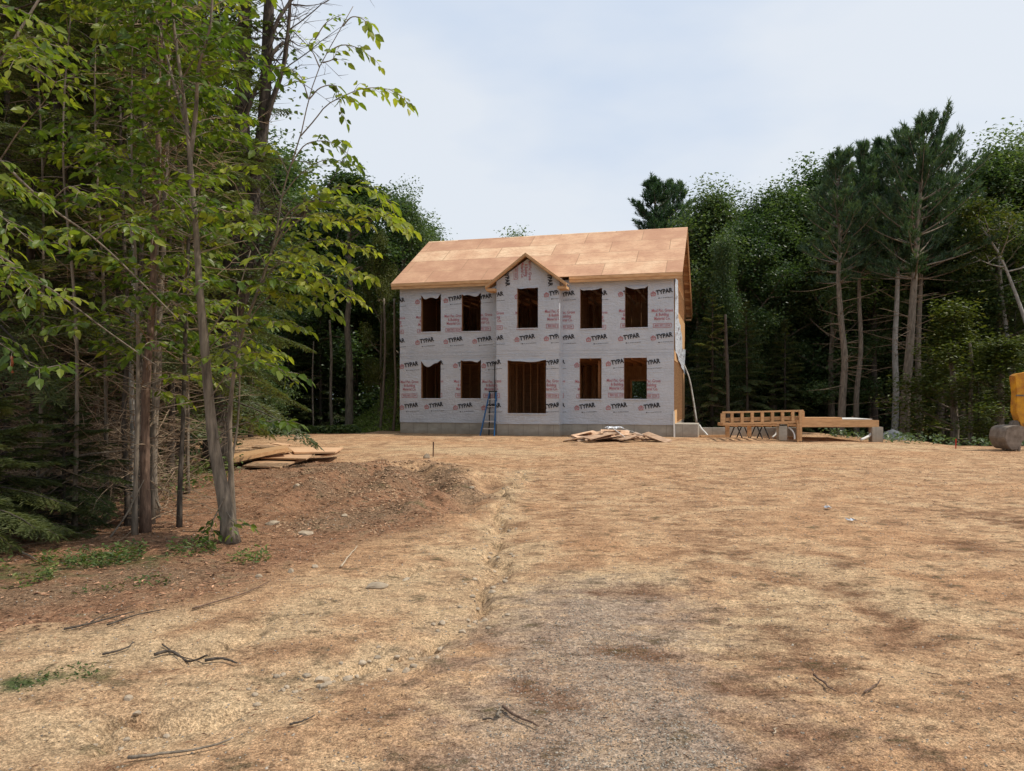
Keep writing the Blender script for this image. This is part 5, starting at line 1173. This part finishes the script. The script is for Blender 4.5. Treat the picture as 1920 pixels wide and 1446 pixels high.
# a second layer of leafy young trees just behind
for k, (px, Y, top, lab) in enumerate([(285, 9.5, -150, 'slim leafy young tree behind the reddish conifer trunks'), (200, 9.7, -200, 'slim leafy young tree in the shade left of the reddish trunks'), (352, 12, -60, 'tall leafy sapling right behind the smooth grey trunk'),
        (70, 9.9, -100, 'slim leafy young tree in the shade near the left edge'), (350, 15, 60, 'leafy young tree deeper in behind the dark pole'), (252, 8.75, -80, 'thin leafy sapling right in front of the conifer clump'), (140, 9.0, -100, 'thin leafy sapling behind the leaning stems at the left')]):
    yb = HY+CH*FPX/Y
    sapling('young_beech', [([(px, yb), (px+g_.uniform(-10, 10), (yb*2+top)/3), (px+g_.uniform(-25, 25), (yb+2*top)/3), (px+g_.uniform(-40, 40), top)], Y, Y+.3, .03, .008)], [], 'bark', lab, [(0, 44 if px > 250 else 20, .22, 1., .5, 1.2, 18)], 20+k, L=.11, seg=7)
# D: reddish conifer clump with dead twigs
pole('conifer_trunk', [(273,1000,8.9),(272,900,8.95),(272,800,9.0),(275,700,9.0),(284,600,9.1),(288,480,9.2),(292,380,9.3),(300,180,9.5),(305,-40,9.7)], .056, .012, 'bark_red', 'thicker reddish conifer trunk in front of the clump on the left', 46, 41, seg=10)
pole('conifer_trunk', [(290,965,9.9),(286,900,9.9),(289,800,9.95),(296,700,10.),(298,600,10.1),(305,480,10.2),(312,300,10.3),(318,60,10.4)], .058, .014, 'bark', 'paler conifer trunk just right of the thicker reddish one', 40, 42)
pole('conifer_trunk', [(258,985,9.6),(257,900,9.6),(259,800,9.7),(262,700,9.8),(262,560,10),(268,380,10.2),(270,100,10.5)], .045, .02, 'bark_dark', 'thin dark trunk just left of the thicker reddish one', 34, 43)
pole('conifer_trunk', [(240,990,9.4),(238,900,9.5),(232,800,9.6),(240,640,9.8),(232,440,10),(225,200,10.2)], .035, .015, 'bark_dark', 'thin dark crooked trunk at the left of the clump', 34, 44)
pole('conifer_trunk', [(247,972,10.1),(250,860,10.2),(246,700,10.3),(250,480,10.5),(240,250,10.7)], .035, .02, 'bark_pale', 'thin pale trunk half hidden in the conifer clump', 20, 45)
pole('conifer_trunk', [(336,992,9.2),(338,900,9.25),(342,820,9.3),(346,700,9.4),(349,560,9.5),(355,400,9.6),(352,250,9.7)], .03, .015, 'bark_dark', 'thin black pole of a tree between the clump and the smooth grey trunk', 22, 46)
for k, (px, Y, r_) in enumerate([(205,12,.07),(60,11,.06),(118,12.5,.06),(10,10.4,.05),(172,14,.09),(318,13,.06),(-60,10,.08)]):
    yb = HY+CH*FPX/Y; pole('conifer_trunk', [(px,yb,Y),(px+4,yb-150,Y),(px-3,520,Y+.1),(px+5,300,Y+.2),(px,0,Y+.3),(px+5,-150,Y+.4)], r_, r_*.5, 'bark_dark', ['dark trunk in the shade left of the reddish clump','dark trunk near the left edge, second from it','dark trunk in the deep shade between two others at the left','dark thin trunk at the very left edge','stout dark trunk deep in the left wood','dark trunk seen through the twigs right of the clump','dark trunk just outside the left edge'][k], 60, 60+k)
# E: old forked tree
def old_tree():
    g = rs(77); Y = 16.5; yb = HY+CH*FPX/Y; main = smooth_path([W(*p) for p in [(404,yb,Y),(408,800,Y),(414,720,Y),(424,640,Y),(432,560,Y),(440,470,Y),(447,380,Y),(452,270,Y),(455,160,Y),(458,60,Y),(462,-80,Y)]], 30)
    base = main[0].copy(); base[2] = gz(base[0], base[1])-.1; r = empty('old_forked_tree', base, 0, 'old dark barked tree forking into two tall crooked stems, left of the gap of sky', 'tree'); tm = MB()
    rad = np.interp(np.linspace(0, 1, 30), [0, .08, .4, .7, 1], [.33, .24, .21, .17, .12]); tube(tm, main-base, rad*(1+.05*g.normal(0, 1, 30)), 12)
    S = [([(436,600),(452,560),(468,500),(474,420),(475,370),(482,310),(492,250),(497,180),(500,110),(503,40),(508,-60)], .17, .10), ([(440,520),(462,470),(472,420),(478,330)], .10, .05),
         ([(474,420),(480,400),(477,340),(475,290)], .09, .06), ([(498,230),(510,190),(530,130),(540,60),(545,-10)], .07, .03), ([(452,250),(478,170),(500,130),(512,100),(530,80)], .06, .03), ([(500,110),(520,40),(545,0),(560,-50)], .05, .03),
         ([(446,520),(490,460),(520,430),(560,405),(600,380)], .06, .02), ([(450,560),(500,470),(540,420),(575,400)], .05, .02), ([(440,470),(400,400),(380,300),(372,200)], .06, .02), ([(455,160),(430,90),(410,20)], .05, .02)]
    B = []
    for pts, r0, r1 in S:
        P = smooth_path([W(x, y, Y+g.uniform(-.15, .15)) for x, y in pts], 16); tube(tm, P-base, np.linspace(r0, r1, 16)*(1+.06*g.normal(0, 1, 16)), 8); B.append(P)
    tm.build('trunk', M['bark_dark'], r, smooth=True); dm, lm = MB(), MB()
    for i in range(150):
        P = [main, *B][g.integers(0, 11)]; q = interp_path(P, np.array([g.uniform(.15, .98)]))[0]-base; az = g.uniform(0, 6.3); Q = limb_path(q, az, R(g.normal(20, 25)), g.uniform(.4, 2.2), R(g.normal(0, 25)), 8, g, .16); tube(dm, Q, np.linspace(.017, .003, 8), 3, False)
        for j in range(3):
            q2 = interp_path(Q, np.array([g.uniform(.3, 1)]))[0]; tube(dm, limb_path(q2, az+g.normal(0, .9), g.normal(.2, .5), g.uniform(.2, .7), 0, 5, g), np.linspace(.007, .002, 5), 3, False)
    dm.build('dead_branches', M['bark_dark'], r)
    C = [interp_path(B[k], np.array([s]))[0]-base+g.normal(0, .45, 3) for k in (0, 2, 6, 7, 8, 9) for s in g.uniform(.3, 1, 9)]
    finish_leaves(lm, C, g, 40, .33, .13, 1.); lm.build('foliage', M['broad'], r)
old_tree()
# dark hemlocks closing the wood
HN = [assemble('hemlock_tree', gen_hem(210+i, 12., .16, 2.5, nb=120, nl=.075, nw=.5, nsp=8, dead=90, q=1.15, tw=.32, deadlen=2.0, taper=.45)) for i in range(2)]
HF = [assemble('hemlock_tree', gen_hem(220+i, 13., .10, 2.8, nb=110, nl=.12, nw=.55, nsp=5, dead=50, q=.8, deadlen=2.2, taper=.4)) for i in range(2)]
for k, (px, Y, s, lab) in enumerate([(110, 11.6, 1.0, 'dark hemlock in the middle of the left wood, behind the leaning sapling'), (-40, 10.2, 1.0, 'dark hemlock at the left edge'), (235, 12.4, 1.0, 'dark hemlock behind the reddish conifer clump'), (0, 14.5, 1.05, 'dark hemlock filling the gap near the left edge'),
      (330, 16.5, 1., 'dark hemlock behind the smooth grey young tree'), (150, 16.8, 1.1, 'dark hemlock deep behind the thin dark trunks'), (400, 21, .98, 'dark hemlock left behind the old forked tree'), (280, 20, 1.15, 'dark hemlock deep behind the conifer clump'), (-150, 14, 1.1, 'dark hemlock outside the left edge'),
      (60, 20, 1.2, 'dark hemlock far in the left wood'), (200, 24, 1.3, 'tall dark hemlock far behind the reddish clump'), (-40, 25, 1.3, 'tall dark hemlock far in at the left edge'), (345, 26, 1.15, 'tall dark hemlock far behind the grey young tree'), (120, 30, 1.4, 'tallest dark hemlock far in the left wood'), (-300, 19, 1.2, 'dark hemlock well outside the left edge')]):
    x, y = at_px(px, Y); put((HN if Y < 14 else HF)[k % 2], used, x, y, s, k*1.3, lab)
for k, (px, top, Y, w_) in enumerate([(470,470,30,.8),(520,600,42,.6),(415,520,34,.9),(340,380,38,1.),(240,200,34,1.3),(100,150,37,1.4),(-60,150,36,1.4),(300,350,40,1.2),(180,250,42,1.3)]):
    tree([BD[0],BD[1],BR[2],BD[2]][k % 4], px, top, Y, ['small leafy tree right behind the old forked tree','low leafy tree far behind the plywood stack','leafy tree left behind the old forked tree','leafy tree in the middle depth of the left wood','broad leafy tree in the middle depth of the left wood','broad leafy tree far behind the leaning sapling','broad leafy tree far in at the left edge','far leafy tree behind the grey young tree','farthest broad leafy tree of the left wood'][k], None, 9.75, wid=w_)
mass('understory', -24, -10.8, 22, 30, -.2, 4.5, 42000, .17, 'broad_dark', 8, 'dark undergrowth inside the left wood')
mass('ground_cover', -16, -7.6, 14.5, 22, -.1, 1.0, 12000, .11, 'broad_dark', 9, 'low plants on the floor of the left wood')
mass('fern_cover', -13, -5., 10.5, 14.5, -.1, .5, 5000, .08, 'weed', 10, 'low green plants in the shade of the left wood')
# low fir boughs at the left edge
for k, (px, Y, s, lab) in enumerate([(-10, 8.3, 1., 'low young fir with dark drooping boughs at the left edge'), (120, 9.1, .9, 'small dark fir right of the one at the left edge'), (-120, 8.0, 1.25, 'young fir just outside the left edge')]):
    if k == 0: FI = assemble('young_fir', gen_hem(230, 1.7, .02, 1.25, nb=60, nl=.06, nw=.28, nsp=9, dead=5, q=1.6, tw=.35, r0=.025, deadlen=.5))
    x, y = at_px(px, Y); put(FI, used, x, y, s, k*2., lab)
# dead brush under the conifers
mb = MB(); g = rs(15)
for i in range(1300):
    px = g.uniform(-80, 330); Y = g.uniform(9.2, 12.5); x, y = at_px(px, Y); z = gz(x, y)+abs(g.normal(0, .75))+.02; az = g.uniform(0, 6.3)
    Q = limb_path(np.array([x, y, z]), az, R(g.normal(8, 22)), g.uniform(.3, 1.5), R(g.normal(0, 25)), 7, g, .14); Q[:, 2] = np.maximum(Q[:, 2], ground_z(Q[:, 0], Q[:, 1])+.01); tube(mb, Q, np.linspace(.007, .0015, 7), 3, False)
tag(mb.build('dead_brush', M['dead']), 'tangle of dead brown twigs under the left trees', 'brush', kind='stuff')
for k, (pts, r_, lab) in enumerate([([(60,905,9.0),(130,860,9.1),(230,845,9.3),(272,838,9.4)], .018, 'long dead branch lying level among the twigs left of the reddish trunk'), ([(205,1010,8.6),(240,960,8.7),(262,915,8.8),(270,900,8.9)], .012, 'grey dead branch leaning on the reddish trunk'), ([(70,945,8.8),(120,905,8.9),(150,890,9.),(180,870,9.1)], .01, 'thin dead branch slanting above the fir boughs'),
                                    ([(300,952,9.8),(292,935,9.8),(287,915,9.85)], .02, 'root-like stub at the foot of the paler conifer trunk')]):
    mb = MB(); tube(mb, smooth_path([W(*p) for p in pts], 12), np.linspace(r_, r_*.4, 12), 6); tag(mb.build('dead_branch', M['bark'], smooth=True), lab, 'branch')
# small plants and weeds
def plants(name, poly, n, L, h, m, seed, lab, kind='stuff', cat='plants'):
    g = rs(seed); P = np.array(GP(poly)); lo, hi = P.min(0), P.max(0); x = g.uniform(lo[0], hi[0], n*4); y = g.uniform(lo[1], hi[1], n*4); k = inpoly(x, y, [tuple(p) for p in P]) & (vnoise(x*2.3, y*2.3, seed) > .38); x, y = x[k][:n], y[k][:n]; n = len(x)
    z = ground_z(x, y)+g.uniform(.0, 1, n)**1.5*h; a = g.uniform(0, 6.3, n); mb = MB()
    scatter(mb, np.stack([x, y, z], -1), np.stack([np.cos(a), np.sin(a), g.uniform(-.1, .8, n)], -1), np.stack([g.normal(0, .5, n), g.normal(0, .5, n), np.ones(n)], -1), L*g.uniform(.5, 1.3, n), .8, LEAF6, g.uniform(0, 1, n)); return tag(mb.build(name, M[m]), lab, cat, kind=kind)
plants('low_weeds', [(120,1085),(120,1045),(280,1030),(285,1075)], 700, .05, .11, 'weed', 1, 'patch of low green weeds below the conifer clump')
plants('low_weeds', [(0,1110),(0,1050),(110,1045),(100,1090)], 700, .05, .11, 'weed', 2, 'patch of low green weeds at the left edge under the fir')
plants('low_weeds', [(430,1060),(440,1042),(510,1036),(505,1055)], 160, .05, .08, 'weed', 3, 'small tuft of weeds right of the smooth grey trunk')
plants('low_weeds', [(310,1060),(315,1030),(400,1015),(410,1045)], 260, .05, .12, 'weed', 4, 'thin weeds between the clump and the smooth grey trunk')
plants('grass_patch', [(25,1295),(30,1265),(190,1240),(195,1262),(90,1290)], 130, .028, .02, 'weed', 5, 'thin patch of green grass on the pale sand')
plants('low_weeds', [(300,960),(310,880),(440,870),(440,930)], 500, .06, .3, 'weed', 6, 'scattered green seedlings on the reddish floor between the trunks')
plants('low_weeds', [(120,1120),(240,1085),(330,1080),(320,1100)], 120, .04, .05, 'weed', 7, 'few small weeds at the lower edge of the reddish litter')
# litter on the ground
def litter(name, poly, n, L0, L1, wd, m, seed, lab, zoff=.004, tpl=LEAF4, mask=None):
    g = rs(seed); P = np.array(poly); lo, hi = P.min(0), P.max(0); x = g.uniform(lo[0], hi[0], n); y = lo[1]+(hi[1]-lo[1])*g.uniform(0, 1, n)**1.6; k = inpoly(x, y, poly)
    if mask: k &= g.uniform(0, 1, n) < mask(x, y)
    x, y = x[k], y[k]; n = len(x)
    a = g.uniform(0, 6.3, n); L = g.uniform(L0, L1, n)*(1+.04*y); mb = MB()
    scatter(mb, np.stack([x, y, ground_z(x, y)+zoff], -1), np.stack([np.cos(a), np.sin(a), g.normal(.05, .12, n)], -1), np.stack([g.normal(0, .3, n), g.normal(0, .3, n), np.ones(n)], -1), L, wd, tpl, g.uniform(0, 1, n)); return tag(mb.build(name, M[m]), lab, 'litter', kind='stuff')
bankm = lambda x, y: np.clip(np.max([np.exp(-(pdist(x, y, r)/.8)**2) for r in LOAM[:6]], 0)*sstep(.35, .75, vnoise(x*1.9, y*1.9, 4)), 0, 1)
litter('soil_clods', GP([(430,960),(440,880),(560,862),(700,866),(860,885),(930,930),(860,980),(700,1000),(560,1010)]), 9000, .01, .04, 1., 'crumb', 11, 'clods of churned soil on the dirt bank', .004, OCT, bankm)
litter('soil_clods', GP([(430,890),(640,868),(860,876),(900,925),(700,950),(520,930)]), 7000, .015, .055, 1., 'crumb', 12, 'larger clods of churned soil around the tyre ruts', .006, OCT, lambda x, y: np.clip(np.max([np.exp(-((pdist(x, y, r)-.35)/.3)**2) for r in RUTS], 0), 0, 1)*vnoise(x*2.5, y*2.5, 8))
litter('pebbles', [(-9, 3.1), (9, 3.1), (14, 17), (-7, 17)], 16000, .006, .018, 1., 'pebble', 13, 'small pebbles strewn over the dirt', .001, OCT)
litter('pebbles', GP([(880,1446),(960,1250),(1080,1120),(1250,1200),(1400,1446)]), 5000, .006, .014, 1., 'pebble', 14, 'fine grey gravel in the middle of the drive', .001, OCT, lambda x, y: np.exp(-(pdist(x, y, GREY)/.7)**2))
full = [(-9, 3.1), (9, 3.1), (17, 22), (-12, 22)]
litter('wood_chips', full, 16000, .006, .022, .5, 'litter', 1, 'fine wood chips and bark crumbs scattered over the dirt')
litter('pine_needles', full, 14000, .02, .05, .04, 'redneedle', 2, 'fallen pine needles scattered over the dirt', .006) if 'redneedle' in M else None
litter('leaf_litter', NEED_P, 42000, .015, .06, .5, 'leaflit', 3, 'brown fallen leaves and needles on the floor of the left wood', .008) if 'leaflit' in M else None
